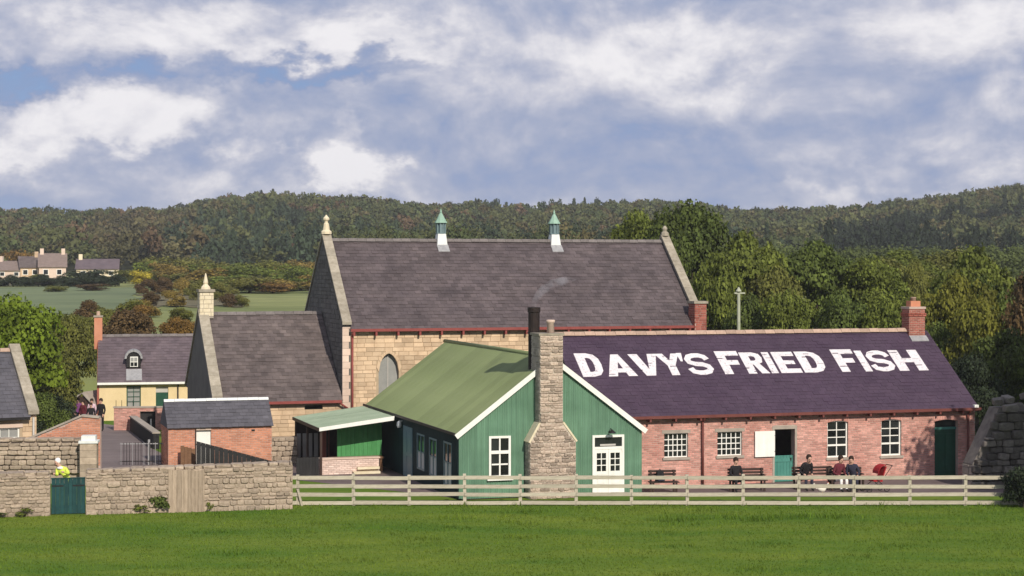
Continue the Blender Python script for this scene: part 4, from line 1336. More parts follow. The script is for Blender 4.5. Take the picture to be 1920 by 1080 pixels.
fwall('stone_wall', 'rubble stone field wall left of the dark green gate', -5.0, 1.70, 1.50, 1.53, 61, 300)
fwall('stone_wall', 'rubble stone field wall from the dark green gate to the rail fence', 2.92, 10.2, 1.56, 1.68, 62, 300)
gate = thing('field_gate', 'solid dark green boarded gate in the stone field wall', 'gate', (*FWp(1.72), 0), FWA)
for k in range(8):
    MB().box(.02 + k * .145, .02 + k * .145 + .139, .14, .175, .04, 1.27).build('board', M['gate_green'], gate)
for z in (.22, .98):
    MB().box(.03, 1.16, .176, .22, z, z + .11).build('ledge', M['gate_green'], gate)
MB().box(.0, 1.18, .12, .20, 1.272, 1.31).build('top_rail', M['gate_green'], gate)
for xx in (.03, .75):
    MB().box(xx, xx + .4, .128, .139, 1.0, 1.05).build('strap_hinge', M['black_iron'], gate)
# boarded-up opening in the wall
bo = thing('boarded_opening', 'pale upright boards closing an opening in the stone field wall', 'boarding', (*FWp(5.78), 0), FWA)
k = 0; x = 0
while x < 1.25:
    w = rnd.choice([.09, .11, .14, .16])
    MB().box(x, x + w - .008, -.12 - rnd.uniform(0, .02), -.06, -.02, 1.50 + rnd.uniform(-.04, .05)).build('board', M['board_wood'], bo)
    x += w
MB().box(0, 1.25, -.055, -.03, .3, .42).box(0, 1.25, -.055, -.03, 1.1, 1.22).build('rail', M['board_wood'], bo)

# ------------------------------------------------------------------ second wall, pier, brick yard wall, railings
w2 = thing('stone_wall', 'second stone wall standing behind the field wall at the left', 'wall', (-24.2, 73, 0), R(2))
L2 = 6.95
MB().box(0, L2, .06, .42, 0, 1.72).build('wall_core', M['rubble_joint'], w2)
lay_stones(w2, courses(2.6, L2, .4, 1.7, .2, .38, hj=.35, wj=.4, joint=.02, seed=71), -.02, .14, 'rubble', 120, 71)
for k in range(14):
    put('coping_stone', stone_meshes('rubble')[k % 6], w2, (.25 + k * .5, .2, 1.77), (0, rnd.uniform(-.04, .04), 0), (.49, .5, .14))
pier = thing('gate_pier', 'square stone gate pier with white cap at the lane entrance', 'pier', (-17.0, 72.9, 0), R(6))
for k in range(6):
    MB().box(-.33, .33, -.3, .3, k * .28 + .004, k * .28 + .276).build('stone', M['rubble'], pier)
MB().box(-.38, .38, -.35, .35, 1.682, 1.78).box(-.28, .28, -.26, .26, 1.782, 1.98).build('pier_cap', M['white_lead'], pier)

bw = thing('brick_yard_wall', 'pink brick yard wall with sloping coping behind the second stone wall', 'wall', (-20.25, 76.2, 0), R(0))
pr = [(0, 0), (2.95, 0), (2.95, 2.38), (2.2, 2.46), (0, 1.52)]
MB().prism(pr, .02, .25).build('wall', M['mortar'], bw)
def bwt(x): return 1.52 + .427 * x if x < 2.2 else 2.46 - .1 * (x - 2.2)
mb = MB(); face_pieces(mb, courses(0, 2.95, 0.4, 2.5, .0775, .2275, top=bwt, wj=.03, seed=81), .02, .014); mb.build('brickwork', M['orange_brick'], bw, stuff=True)
for (a, b) in ((0, .75), (.75, 1.5), (1.5, 2.2), (2.2, 2.95)):
    MB().beam((a - .03, .13, bwt(a) + .04), (b - .04, .13, bwt(b - .001) + .04), .36, .08).build('coping_stone', M['grey_stone'], bw)

rl = thing('iron_railings', 'black and pale iron railings along the village lane', 'railings', (-17.25, 80.0, 0), R(4))
for k in range(16):
    MB().tube((k * .125, 0, 0), (k * .125, 0, 1.0), .012, n=6).build('bar', M['black_iron'] if k % 4 else M['lead'], rl)
for z in (.15, .92):
    MB().box(-.05, 1.95, .014, .03, z, z + .04).build('rail', M['lead'] if z > .5 else M['black_iron'], rl)
MB().box(1.17, 1.26, .032, .12, 0, 1.12).build('post', M['lead'], rl)

# cottage and its yard
cot = thing('cream_cottage', 'cream rendered cottage with mauve slate roof and round-headed dormer', 'cottage', (-23.45, 103, 0), R(12))
KL, KD, KE, KR = 9.5, 6.0, 2.22, 4.66
cw = (1.52, 2.32, .72, 1.96); cd = (3.16, 3.86, 0.0, 1.92)
mb = MB(); wall_open(mb, 0, KL, 0, KE, 0, .35, [cw, cd]); mb.box(0, KL, KD - .3, KD, 0, KE); mb.prismx([(.351, 0), (KD - .301, 0), (KD - .301, KE), (KD, KE + .002), (KD / 2, KR + .02), (0, KE + .002), (.351, KE)], 0.002, .3); mb.prismx([(.351, 0), (KD - .301, 0), (KD - .301, KE), (KD, KE + .002), (KD / 2, KR - .05), (0, KE + .002), (.351, KE)], KL - .3, KL); mb.build('wall', M['render'], cot)
MB().prismx([(.0, 0), (KD, 0), (KD, KE), (KD / 2, KR + .1), (0, KE)], -.12, -.002).build('gable_wall', M['dark_brick'], cot)
mb = MB(); mb.prismx([(-.2, KE - .06), (KD + .2, KE - .06), (KD / 2, KR + .05)], -.1, KL); mb.build('roof', M['cot_slate'], cot)
sl = MB(); slates(sl, -.1, KL, (-.2, KE - .06), (KD / 2, KR + .05), .3, .24, 91); sl.build('slate_covering', M['cot_slate'], cot, stuff=True)
ridge_row(cot, -.1, KL, KD / 2, KR + .1, M['ridge_grey'])
MB().box(-.1, KL, -.32, -.21, KE - .16, KE - .04).build('gutter', M['white'], cot)
MB().tube((4.4, -.07, KE - .1), (4.4, -.07, .05), .04).build('downpipe', M['black_iron'], cot, True)
window(cot, cw, 2, 4, y=.1, fw=.06, bar=.03, frame_m='bottle_green', pane_m='grey_blind')
dd = MB().box(cd[0], cd[1], .12, .16, 0, 1.55).build('door', M['bottle_green'], cot)
MB().box(cd[0], cd[1], .125, .15, 1.56, cd[3]).build('fanlight', M['pale_board'], dd)
MB().box(5.2, 5.9, -.35, -.03, .9, 1.75).build('meter_box', M['grey_stone'], cot)
ch = MB().box(-.32, .14, KD / 2 - .35, KD / 2 + .35, KR - .7, KR + 1.15).build('chimney', M['orange_brick'], cot)
MB().box(-.36, .18, KD / 2 - .4, KD / 2 + .4, KR + 1.152, KR + 1.25).build('chimney_cap', M['coping'], ch)
MB().lathe(-.09, KD / 2, [(.12, KR + 1.252), (.1, KR + 1.5)], 8).build('chimney_pot', M['ridge_buff'], ch)
# dormer
dz0, dx = 2.98, 1.92
dm = MB()
prf = [(dx - .40, dz0), (dx + .40, dz0), (dx + .40, dz0 + .5)] + [(dx + .40 * math.cos(a), dz0 + .5 + .40 * math.sin(a)) for a in np.linspace(.25, math.pi - .25, 9)] + [(dx - .40, dz0 + .5)]
dm.prism(prf, .62, 2.6); dm = dm.build('dormer', M['black_iron'], cot)
for i in range(8):
    a, b = math.pi * i / 8 + .01, math.pi * (i + 1) / 8 - .01
    MB().prism([(dx + .40 * math.cos(a), dz0 + .5 + .40 * math.sin(a)), (dx + .52 * math.cos(a), dz0 + .5 + .52 * math.sin(a)), (dx + .52 * math.cos(b), dz0 + .5 + .52 * math.sin(b)), (dx + .40 * math.cos(b), dz0 + .5 + .40 * math.sin(b))][::-1], .5, 2.6).build('dormer_hood', M['lead'], dm)
MB().box(dx - .2, dx + .24, .58, .618, dz0 + .04, dz0 + .62).build('dormer_frame', M['white'], dm)
for c in (0, 1):
    for r2 in (0, 1):
        MB().box(dx - .17 + c * .2, dx + .0 + c * .2, .565, .579, dz0 + .08 + r2 * .27, dz0 + .30 + r2 * .27).build('pane', M['grey_blind'] if r2 else M['glass'], dm)
sy = (KR + .11 - KE) / (KD / 2 + .2)
MB().hexa([(dx - .42, -.1, KE - .06 + sy * .1 + .04), (dx + .46, -.1, KE - .06 + sy * .1 + .04), (dx + .46, .62, KE - .06 + sy * .82 + .04), (dx - .42, .62, KE - .06 + sy * .82 + .04),
           (dx - .42, -.1, KE - .06 + sy * .1 + .08), (dx + .46, -.1, KE - .06 + sy * .1 + .08), (dx + .46, .62, KE - .06 + sy * .82 + .08), (dx - .42, .62, KE - .06 + sy * .82 + .08)]).build('lead_apron', M['lead'], dm)

yw = thing('cottage_yard_wall', 'red brick yard wall in front of the cream cottage', 'wall', (-21.3, 97, 0), R(4))
yd = (1.38, 2.2, 0, 1.0)
mb = MB(); wall_open(mb, 0, 3.0, 0, 1.2, .02, .25, [yd]); mb.build('wall', M['mortar'], yw)
mb = MB(); face_pieces(mb, courses(0, 3.0, 0, 1.2, .0775, .2275, [yd], wj=.03, seed=101), .02, .014); mb.build('brickwork', M['red_brick'], yw, stuff=True)
MB().box(-.04, 3.04, -.03, .3, 1.202, 1.27).build('coping', M['grey_stone'], yw)
MB().box(yd[0], yd[1], .2, .24, 0, yd[3]).build('doorway_boards', M['tar'], yw)
MB().box(1.95, 2.02, -.2, -.12, 0, .62).build('post', M['white'], yw)
for k in range(4):
    MB().tube((.1 + k * .3, .13, 1.27), (.1 + k * .3, .13, 1.6), .015, n=5).build('spike', M['black_iron'], yw)
sw = thing('stepped_side_wall', 'dark side wall with pale coping running from the yard wall to the outhouse', 'wall', (-20.25, 96.8, 0), math.atan2(-9.8, 3.2))
MB().box(0, 10.2, -.14, .14, 0, .74).build('wall', M['tar'], sw)  # near-black wall colour stands in for shade on its left face
for k in range(12):
    MB().box(k * .85 + .006, k * .85 + .844, -.19, .19, .742, .81).build('coping_stone', M['grey_stone'], sw)

# brick outhouse
oh = thing('brick_outhouse', 'small orange brick outhouse with blue grey slate roof and white ridge', 'outhouse', W(-9.13, 13.8), TH)
OL, OD, OE, OR_ = 4.5, 2.5, 1.86, 2.86
od = (1.2, 1.84, 0, 1.65)
mb = MB(); wall_open(mb, 0, OL, 0, OE, .02, .25, [od]); mb.box(0, OL, OD - .2, OD, 0, OE); mb.prismx([(.251, 0), (OD - .201, 0), (OD - .201, OE), (OD / 2, OR_ - .1), (.251, OE)], 0, .2).prismx([(.251, 0), (OD - .201, 0), (OD - .201, OE), (OD / 2, OR_ - .1), (.251, OE)], OL - .2, OL); mb.build('wall', M['mortar'], oh)
mb = MB(); face_pieces(mb, courses(0, OL, 0, OE, .0775, .2275, [(od[0], od[1], 0, 1.75)], wj=.03, seed=111), .02, .014)
face_pieces(mb, courses(.02, OD, 0, OR_, .0775, .2275, top=lambda a: OE - .05 + (OR_ - OE) * (1 - abs(a - OD / 2) / (OD / 2)), wj=.03, seed=112), 0, .014, 'left'); mb.build('brickwork', M['orange_brick'], oh, stuff=True)
mb = MB(); mb.prismx([(-.1, OE - .08), (OD + .1, OE - .08), (OD / 2, OR_)], -.06, OL + .06); mb.build('roof', M['blue_slate'], oh)
sl = MB(); slates(sl, -.06, OL + .06, (-.1, OE - .08), (OD / 2, OR_), .28, .22, 113); sl.build('slate_covering', M['blue_slate'], oh, stuff=True)
ridge_row(oh, -.06, OL + .06, OD / 2, OR_ + .05, M['white_lead'], size=.12)
od_ = MB().box(od[0], od[1], .12, .16, 0, od[3]).build('door', M['white'], oh)
MB().box(od[0] - .06, od[0] - .002, -.02, .1, 0, od[3] + .06).build('door_frame', M['dark_wood'], oh)
MB().box(od[0], od[1], -.02, .1, od[3] + .002, od[3] + .1).build('lintel', M['quoin'], oh)
MB().box(3.6, 3.75, -.01, .04, 1.55, 1.62).build('air_brick', M['dark'], oh)
scr = thing('tarred_screen', 'black tarred board screen with a sloping top before the brick outhouse', 'screen', (-13.45, 77.3, 0), R(9))  # added screen; its black boards stand for a sloping wedge of shade
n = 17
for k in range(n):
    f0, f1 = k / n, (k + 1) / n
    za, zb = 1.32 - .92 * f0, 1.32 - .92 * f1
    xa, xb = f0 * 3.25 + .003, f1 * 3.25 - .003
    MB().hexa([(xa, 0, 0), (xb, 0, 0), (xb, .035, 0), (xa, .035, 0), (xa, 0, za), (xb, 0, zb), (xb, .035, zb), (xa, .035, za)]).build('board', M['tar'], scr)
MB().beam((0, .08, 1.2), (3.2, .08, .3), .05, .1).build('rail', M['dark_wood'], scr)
lb = thing('plank_door', 'brown plank door leaning open beside the brick outhouse', 'door', (-14.25, 78.0, 0), R(25))
for k in range(4):
    MB().box(k * .16, k * .16 + .152, 0, .035, 0, 1.05 - k * .05).build('board', M['brown_wood'], lb)
sg = thing('stone_wall', 'short grey stone wall between outhouse and serving shelter', 'wall', (-10.75, 80.2, 0), R(10))
MB().box(0, 1.25, .02, .4, 0, 1.2).build('wall_core', M['rubble_joint'], sg)
lay_stones(sg, courses(0, 1.25, 0, 1.2, .19, .34, hj=.3, seed=121), -.04, .14, 'rubble', 60, 121)

# slate-roofed stone house at the left edge
lh = thing('stone_house', 'sandstone house with slate roof and broad gable coping cut by the left edge', 'house', (-20.45, 78, 0), R(30))
HLn, HDp, HEv, HRg = 9.0, 6.0, 2.40, 5.05
lw_ = (-1.60, -.72, 1.02, 1.88)
mb = MB(); wall_open(mb, -HLn, -.3, 0, HEv, .02, .4, [lw_]); mb.box(-HLn, -.3, HDp - .3, HDp, 0, HEv); mb.build('wall', M['sand_mortar'], lh)
mb = MB(); face_pieces(mb, courses(-4, 0.0, 0, HEv, .2, .42, [(lw_[0] - .12, lw_[1] + .12, lw_[2] - .1, lw_[3] + .18)], hj=.2, seed=131), .02, .025); mb.build('stonework', M['sandstone'], lh, stuff=True)
MB().prismx([(0.02, 0), (HDp, 0), (HDp, HEv + .1), (HDp / 2, HRg + .12), (0.02, HEv + .1)], -.3, 0).build('gable_wall', M['sandstone'], lh)
MB().prismx([(-.2, HEv - .08), (HDp + .2, HEv - .08), (HDp / 2, HRg)], -HLn, -.302).build('roof', M['blue_slate'], lh)
sl = MB(); slates(sl, -HLn, -.302, (-.2, HEv - .08), (HDp / 2, HRg), .3, .24, 133); sl.build('slate_covering', M['blue_slate'], lh, stuff=True)
ridge_row(lh, -HLn, -.35, HDp / 2, HRg + .06, M['ridge_buff'])
for sgn in (0, 1):
    for i in range(8):
        f0, f1 = i / 8 + .003, (i + 1) / 8 - .003
        def cp(f):
            y = -.2 + (HDp / 2 + .2) * f; z = HEv + .02 + (HRg - HEv + .12) * f
            return (HDp - y if sgn else y), z
        (ya, za), (yb, zb) = cp(f0), cp(f1)
        MB().hexa([(-.40, ya, za), (.06, ya, za), (.06, yb, zb), (-.40, yb, zb), (-.40, ya, za + .16), (.06, ya, za + .16), (.06, yb, zb + .16), (-.40, yb, zb + .16)]).build('coping_stone', M['coping'], lh)
MB().box(-HLn, -.36, -.32, -.21, HEv - .18, HEv - .07).build('gutter', M['black_iron'], lh)
MB().tube((-.16, -.1, HEv - .1), (-.16, -.1, .05), .045).build('downpipe', M['pale_board'], lh, True)
window(lh, lw_, 2, 2, y=.12, fw=.07, bar=.03, pane_m='grey_blind')
for nm, oo in (('lintel', (lw_[0] - .12, lw_[1] + .12, lw_[3] + .002, lw_[3] + .17)),):
    MB().box(oo[0], oo[1], -.03, .2, oo[2], oo[3]).build(nm, M['quoin'], lh)

# timber hut at the end of the lane
hut = thing('gabled_hut', 'small dark-gabled hut with grey roof beside the cream cottage', 'hut', (-25.3, 103.5, 0), R(-14))
MB().prism([(0, 0), (1.75, 0), (1.75, .72), (.9, 1.52), (0, .9)], 0, 2.4).build('wall', M['dark_wood'], hut)
MB().beam((-.12, 1.15, .86), (.9, 1.15, 1.60), 2.6, .07).build('roof_slope', M['grey_stone'], hut)
MB().beam((1.86, 1.15, .66), (.9, 1.15, 1.59), 2.6, .07).build('roof_slope', M['grey_stone'], hut)
MB().box(.2, .9, -.04, -.002, 0, .62).build('door', M['tar'], hut)

# ruined stone wall at the right edge
ru = thing('ruined_wall', 'tall dark ruined stone wall with sloping broken end at the right edge', 'wall', (18.15, 71.6, 0), R(14))
def rt(x): return min(.9 + 2.05 * x, 3.35 + .2 * math.sin(5 * x) + .12 * math.sin(13 * x))
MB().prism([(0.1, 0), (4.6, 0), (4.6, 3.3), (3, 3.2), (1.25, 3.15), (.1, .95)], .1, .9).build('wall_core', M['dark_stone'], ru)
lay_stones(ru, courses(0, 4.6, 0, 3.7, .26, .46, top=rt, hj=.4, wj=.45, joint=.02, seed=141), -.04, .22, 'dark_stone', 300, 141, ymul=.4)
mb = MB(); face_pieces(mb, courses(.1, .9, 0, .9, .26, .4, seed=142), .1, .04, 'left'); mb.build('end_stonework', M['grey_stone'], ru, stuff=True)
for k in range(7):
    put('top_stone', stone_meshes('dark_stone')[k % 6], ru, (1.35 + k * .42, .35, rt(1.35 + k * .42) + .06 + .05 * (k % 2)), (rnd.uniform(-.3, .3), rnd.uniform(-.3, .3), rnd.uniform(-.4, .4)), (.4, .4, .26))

# lamp post behind the shop
lp = thing('lamp_post', 'pale green post with short cross arm behind the brick shop roof', 'post', (12.0, 96, 0), 0)
MB().lathe(0, 0, [(.14, 0), (.14, .8), (.10, 1.0), (.085, 7.318)], 8).build('pole', M['lamp_post'], lp)
MB().box(-.22, .34, -.05, .05, 7.32, 7.40).build('cross_arm', M['lamp_post'], lp)
MB().lathe(0, 0, [(.11, 7.402), (.16, 7.46), (.07, 7.60), (.03, 7.68)], 8).build('cap', M['lamp_post'], lp)

# ------------------------------------------------------------------ far houses on the hillside
def far_house(label, x, y, w, d, eave, ridge, rot, wall, roof, chims):
    t = thing('hillside_house', label, 'house', (x, y, gz(x, y) - .1), rot, 'houses on the hillside')
    MB().box(0, w, 0, d, 0, eave).prismx([(0, eave), (d, eave), (d / 2, ridge - .1)], 0.002, w - .002).build('wall', M[wall], t)
    rf = MB()
    for sg_ in (0, 1):
        ya, yb = (-.3, d / 2) if sg_ == 0 else (d + .3, d / 2)
        rf.hexa([(-.25, ya, eave - .15), (w + .25, ya, eave - .15), (w + .25, yb, ridge - .05), (-.25, yb, ridge - .05), (-.25, ya, eave), (w + .25, ya, eave), (w + .25, yb, ridge + .1), (-.25, yb, ridge + .1)])
    rf = rf.build('roof', M[roof], t)
    for c in chims:
        MB().box(c * w - .35, c * w + .35, d / 2 - .35, d / 2 + .35, ridge - .4, ridge + 1.0).build('chimney', M[wall], rf)
    nw = max(2, int(w / 2.6))
    for k in range(nw):
        a = w * (k + .5) / nw
        f = MB().box(a - .5, a + .5, -.05, -.005, eave * .42, eave * .82).build('window', M['white'], t)
        MB().box(a - .4, a + .4, -.07, -.051, eave * .46, eave * .78).build('pane', M['glass'], f)
    return t


M['roof_tile'] = mat('brown_grey_roof_tile', (.17, .13, .115), (.23, .18, .16), 2, rough=.9)
M['pink_render'] = mat('pale_pinkish_render', (.60, .47, .38), (.68, .55, .46), 2, rough=.9)
M['cream2'] = mat('cream_painted_render', (.70, .60, .42), (.76, .66, .48), 2, rough=.9)
far_house('low pinkish house with red-brown roof at the left edge of the hillside', -102.5, 350, 8.4, 6, 2.0, 3.7, R(-4), 'pink_render', 'roof_tile', (.35,))
far_house('small stone house with steep grey gable between pink houses on the hill', -94.6, 349, 3.6, 6, 2.6, 4.6, R(20), 'sandstone', 'low_slate', (.9,))
far_house('tallest pinkish hillside house with two chimneys and brown-grey roof', -90.5, 347, 5.0, 6, 2.7, 5.2, R(14), 'pink_render', 'roof_tile', (.1, .9))
far_house('cream hillside house with long grey-brown roof next to the dark tree', -83.6, 348, 7.8, 6, 2.3, 4.1, R(10), 'cream2', 'cot_slate', (.08,))
fsn = thing('field_board', 'small white board standing alone in the far green field', 'board', (-38.0, 160, gz(-38, 160)), 0)
MB().box(-.42, .42, -.03, .03, .0, .62).build('board', M['white'], fsn)
for xx in (-.36, .3):
    MB().box(xx, xx + .07, .032, .1, -.3, .6).build('post', M['fence_wood'], fsn)

# ------------------------------------------------------------------ trees
def leaf_mat(name, c1, c2, objr=.12):
    return mat(name, c1, c2, 1.2, rough=.7, island=.34, objr=objr, spec=.2, trans=.22, patch=.42, pscale=5.5)  # patch noise puts sunlit clumps and dark gaps into the leaf colour


LM = {
    'g': leaf_mat('mid_green_leaves', (.082, .108, .018), (.150, .175, .030)),
    'd': leaf_mat('dark_green_leaves', (.055, .080, .018), (.105, .135, .026)),
    'o': leaf_mat('olive_leaves', (.105, .115, .025), (.175, .178, .040)),
    'l': leaf_mat('lime_green_leaves', (.120, .180, .014), (.190, .250, .024)),
    'y': leaf_mat('yellow_green_leaves', (.115, .125, .018), (.170, .165, .025)),
    'a': leaf_mat('orange_brown_leaves', (.16, .095, .024), (.22, .13, .034)),
    'A': leaf_mat('golden_brown_leaves', (.19, .14, .035), (.27, .20, .05)),
    'Y': leaf_mat('bright_yellow_leaves', (.34, .28, .03), (.42, .35, .04)),
    'b': leaf_mat('russet_brown_leaves', (.085, .055, .026), (.13, .085, .035)),
    'k': leaf_mat('blackish_green_leaves', (.022, .034, .018), (.040, .055, .025)),
    'c': leaf_mat('conifer_needles', (.018, .032, .020), (.034, .052, .030)),
}


def card_cloud(seed, nlobe, ncard, size, kind='round'):
    """leaf cards of a crown in a unit box: width 1, height 0..1"""
    g = np.random.default_rng(seed)
    P, Nn = [], []
    if kind == 'cone':
        h = g.random(ncard) ** .8 * .92 + .06
        rad = (1 - h) * .5 * (.55 + .45 * g.random(ncard) ** .4) + .02
        a = g.random(ncard) * 2 * np.pi
        tier = .85 + .15 * np.sin(h * 40)
        P = np.stack([rad * tier * np.cos(a), rad * tier * np.sin(a), h], -1)
        Nn = np.stack([np.cos(a), np.sin(a), np.full(ncard, .4)], -1)
    else:
        cs, rs = [], []
        for i in range(nlobe):
            a = g.random() * 2 * np.pi; u = g.random() ** .6
            if kind == 'bush':
                cz = .12 + .5 * g.random(); rr = .24 * u
                r0 = g.uniform(.12, .22)
            else:
                cz = .32 + .48 * g.random()
                rr = (.33 * (1 - abs(cz - .5) * 1.0)) * u
                r0 = g.uniform(.10, .19)
            cs.append((rr * np.cos(a), rr * np.sin(a), cz)); rs.append(r0)
        if kind != 'bush':
            cs.append((0, 0, .82)); rs.append(.14); cs.append((.05, 0, .58)); rs.append(.2)
        cs, rs = np.array(cs), np.array(rs)
        pk = g.choice(len(cs), ncard, p=rs ** 2 / (rs ** 2).sum())
        d = g.normal(size=(ncard, 3)); d /= np.linalg.norm(d, axis=1)[:, None]
        d[:, 2] = np.where(d[:, 2] < -.35, -d[:, 2] * .6, d[:, 2])
        rad = rs[pk] * (.62 + .46 * g.random(ncard) ** .6) * (1 + .18 * np.sin(d[:, 0] * 9 + pk) * np.cos(d[:, 1] * 8 + d[:, 2] * 7))
        P = cs[pk] + d * rad[:, None] * np.array([1, 1, .92])
        Nn = d
    zmax, xm_ = P[:, 2].max(), np.percentile(np.hypot(P[:, 0], P[:, 1]), 98)
    P = P / np.array([xm_ * 2, xm_ * 2, zmax])
    Nn = Nn * np.array([1, 1, 1.0]) + np.array([0, 0, .15]) + g.normal(size=Nn.shape) * .60
    Nn /= np.linalg.norm(Nn, axis=1)[:, None]
    t = np.cross(Nn, g.normal(size=Nn.shape)); t /= np.linalg.norm(t, axis=1)[:, None]
    b = np.cross(Nn, t)
    s = size * (.6 + .8 * g.random(ncard))[:, None]
    t, b = t * s * .46, b * s * .42
    n2 = Nn * s * .12
    return np.stack([P - t, P - b - n2, P + t, P + b - n2], 1)


def trunk_mesh(seed, spread=.28, top=.72):
    r = random.Random(seed); mb = MB()
    mb.tube((0, 0, -.05), (.01, 0, .2), .035, .026, 7, False).tube((.01, 0, .2), (0, .01, top), .026, .008, 6, False)
    for i in range(6):
        a = r.random() * 6.28; z0 = r.uniform(.18, .45); l = spread * r.uniform(.7, 1.1)
        p0 = Vector((.005, 0, z0)); p1 = Vector((l * math.cos(a) * .6, l * math.sin(a) * .6, z0 + .16)); p2 = Vector((l * math.cos(a), l * math.sin(a), z0 + .34))
        mb.tube(p0, p1, .014, .009, 5, False).tube(p1, p2, .009, .003, 5, False)
    return mb.mesh('trunk', M['bark'], True)


CROWN = {}
for nm, args in {'r0': (1, 22, 17000, .036), 'r1': (2, 28, 18000, .034), 'r2': (3, 18, 16000, .037), 'r3': (4, 34, 19000, .033)}.items():
    CROWN[nm] = quads('crown', card_cloud(*args), LM['g'], False)
CROWN['b0'] = quads('crown', card_cloud(6, 14, 9000, .048, 'bush'), LM['g'], False)
CROWN['b1'] = quads('crown', card_cloud(7, 18, 9000, .046, 'bush'), LM['g'], False)
CROWN['f0'] = quads('crown', card_cloud(8, 16, 3000, .065, 'bush'), LM['g'], False)
CROWN['f1'] = quads('crown', card_cloud(9, 20, 3000, .062, 'bush'), LM['g'], False)
CROWN['c0'] = quads('crown', card_cloud(10, 0, 1800, .08, 'cone'), LM['g'], False)
for me in CROWN.values():
    me.materials.clear(); me.materials.append(None)
TRUNK = [trunk_mesh(i) for i in range(3)]
tn = [0]


def tree(x, y, ztop, w, sp, label, kind=None, group=None, name=None, wz=1.0):
    z0 = gz(x, y) - .05
    h = max(1.0, ztop - z0)
    i = tn[0]; tn[0] += 1
    if kind is None:
        kind = ('r%d' % (i % 4)) if y < 200 else ('f%d' % (i % 2))
    nm = name or {'b': 'shrub', 'c': 'conifer_tree'}.get(kind[0], 'broadleaf_tree')
    t = thing(nm, label, {'shrub': 'shrub'}.get(nm, 'tree'), (x, y, z0), rnd.uniform(0, 6.28), group, (w, w, h))
    c = put('crown', CROWN[kind], t)
    c.material_slots[0].link = 'OBJECT'; c.material_slots[0].material = LM[sp]
    put('trunk', TRUNK[i % 3], t, None, None, (1, 1, .45) if kind[0] == 'b' else (1, 1, .9))
    return t


NEAR = [
    (9.3, 135, 13.2, 5.8, 'g', 'mid-green tree rising behind the right half of the hall roof'),
    (12.4, 128, 13.5, 7.2, 'd', 'tallest rounded dark green tree behind the right hall gable'),
    (15.6, 122, 11.3, 6.0, 'g', 'broad green tree just right of the tallest tree by the hall'),
    (9.7, 118, 10.8, 4.2, 'd', 'dark tree showing over the right end of the hall ridge'),
    (13.0, 112, 9.7, 4.0, 'g', 'green tree beside the sloping coping of the right hall gable'),
    (17.4, 120, 8.9, 4.8, 'o', 'olive tree standing behind the pale green lamp post'),
    (21.0, 125, 10.7, 6.4, 'd', 'dark tree with a high dome above the middle of the shop roof'),
    (24.6, 124, 9.6, 5.2, 'g', 'green tree right of the dark dome above the shop roof'),
    (30.9, 150, 9.6, 8.2, 'o', 'wide olive tree in the second row above the shop ridge'),
    (40.3, 165, 10.4, 9.0, 'o', 'big olive tree far right in the second row above the shop chimney'),
    (34.2, 160, 10.3, 7.5, 'g', 'green tree with rounded head between two wide olive trees'),
    (16.2, 106, 7.5, 3.8, 'g', 'bushy green tree right of the pale green lamp post'),
    (18.8, 104, 7.4, 4.1, 'd', 'low dark tree behind the middle of the shop ridge'),
    (21.2, 102, 7.3, 3.7, 'g', 'low green tree left of the shop chimney'),
    (14.2, 108, 7.2, 3.5, 'd', 'low dark tree between hall gable and lamp post'),
    (30.2, 136, 9.4, 2.6, 'o', 'narrow olive tree directly behind the shop chimney'),
    (25.2, 103, 8.6, 4.6, 'y', 'yellow-green tree just right of the shop chimney'),
    (24.9, 97, 7.0, 3.6, 'y', 'low yellow-green tree behind the right roof verge of the shop'),
    (27.0, 104, 8.3, 4.2, 'd', 'dark tree between the yellow-green trees and the russet tree'),
    (28.4, 96, 9.4, 4.6, 'b', 'tall russet brown tree at the right edge'),
    (25.0, 91, 5.8, 4.0, 'd', 'shaded dark tree behind the ruined wall'),
    (23.2, 99, 5.8, 2.8, 'd', 'small dark tree below the shop chimney at the verge'),
    (28.5, 112, 10.2, 5.5, 'g', 'tall green tree behind the russet brown tree'),
    (22.4, 88, 4.6, 3.0, 'k', 'blackish tree close behind the right shop gable'),
    (-25.4, 92, 7.5, 5.4, 'l', 'bright lime-green tree in full sun at the left edge'),
    (-27.2, 112, 5.9, 3.4, 'o', 'olive tree behind the dark-gabled hut'),
    (-29.2, 130, 5.6, 3.0, 'o', 'small olive tree in the field above the hut'),
    (-26.0, 122, 6.0, 4.4, 'b', 'russet brown bush-like tree above the cream cottage roof'),
    (-23.0, 124, 5.4, 3.2, 'a', 'orange autumn tree above the cottage ridge'),
]
for x, y, zt, w, s, lab in NEAR:
    tree(x, y, zt, w, s, lab)
for x, y, zt, w, s, lab in [
    (-24.1, 96, 4.3, 2.8, 'o', 'olive shrub beside the bright lime-green tree'),
    (-22.3, 88, 2.7, 2.1, 'd', 'dark green shrub beside the stone house gable'),
    (-23.6, 93, 2.4, 2.2, 'k', 'blackish shrub between stone house and hut'),
    (-30.5, 118, 3.2, 3.4, 'A', 'golden brown shrub behind the stone house roof'),
    (18.6, 65.9, 1.55, 1.7, 'k', 'blackish shrub in front of the rail fence at the right edge'),
    (20.2, 66.2, 1.9, 2.2, 'k', 'larger blackish shrub cut by the right edge before the fence'),
    (27.5, 100, 4.6, 4.0, 'd', 'dark shrub in the shade behind the ruined wall'),
    (21.6, 82, 3.4, 2.6, 'k', 'blackish shrub between shop gable and ruined wall'),
]:
    tree(x, y, zt, w, s, lab, 'b%d' % (tn[0] % 2))
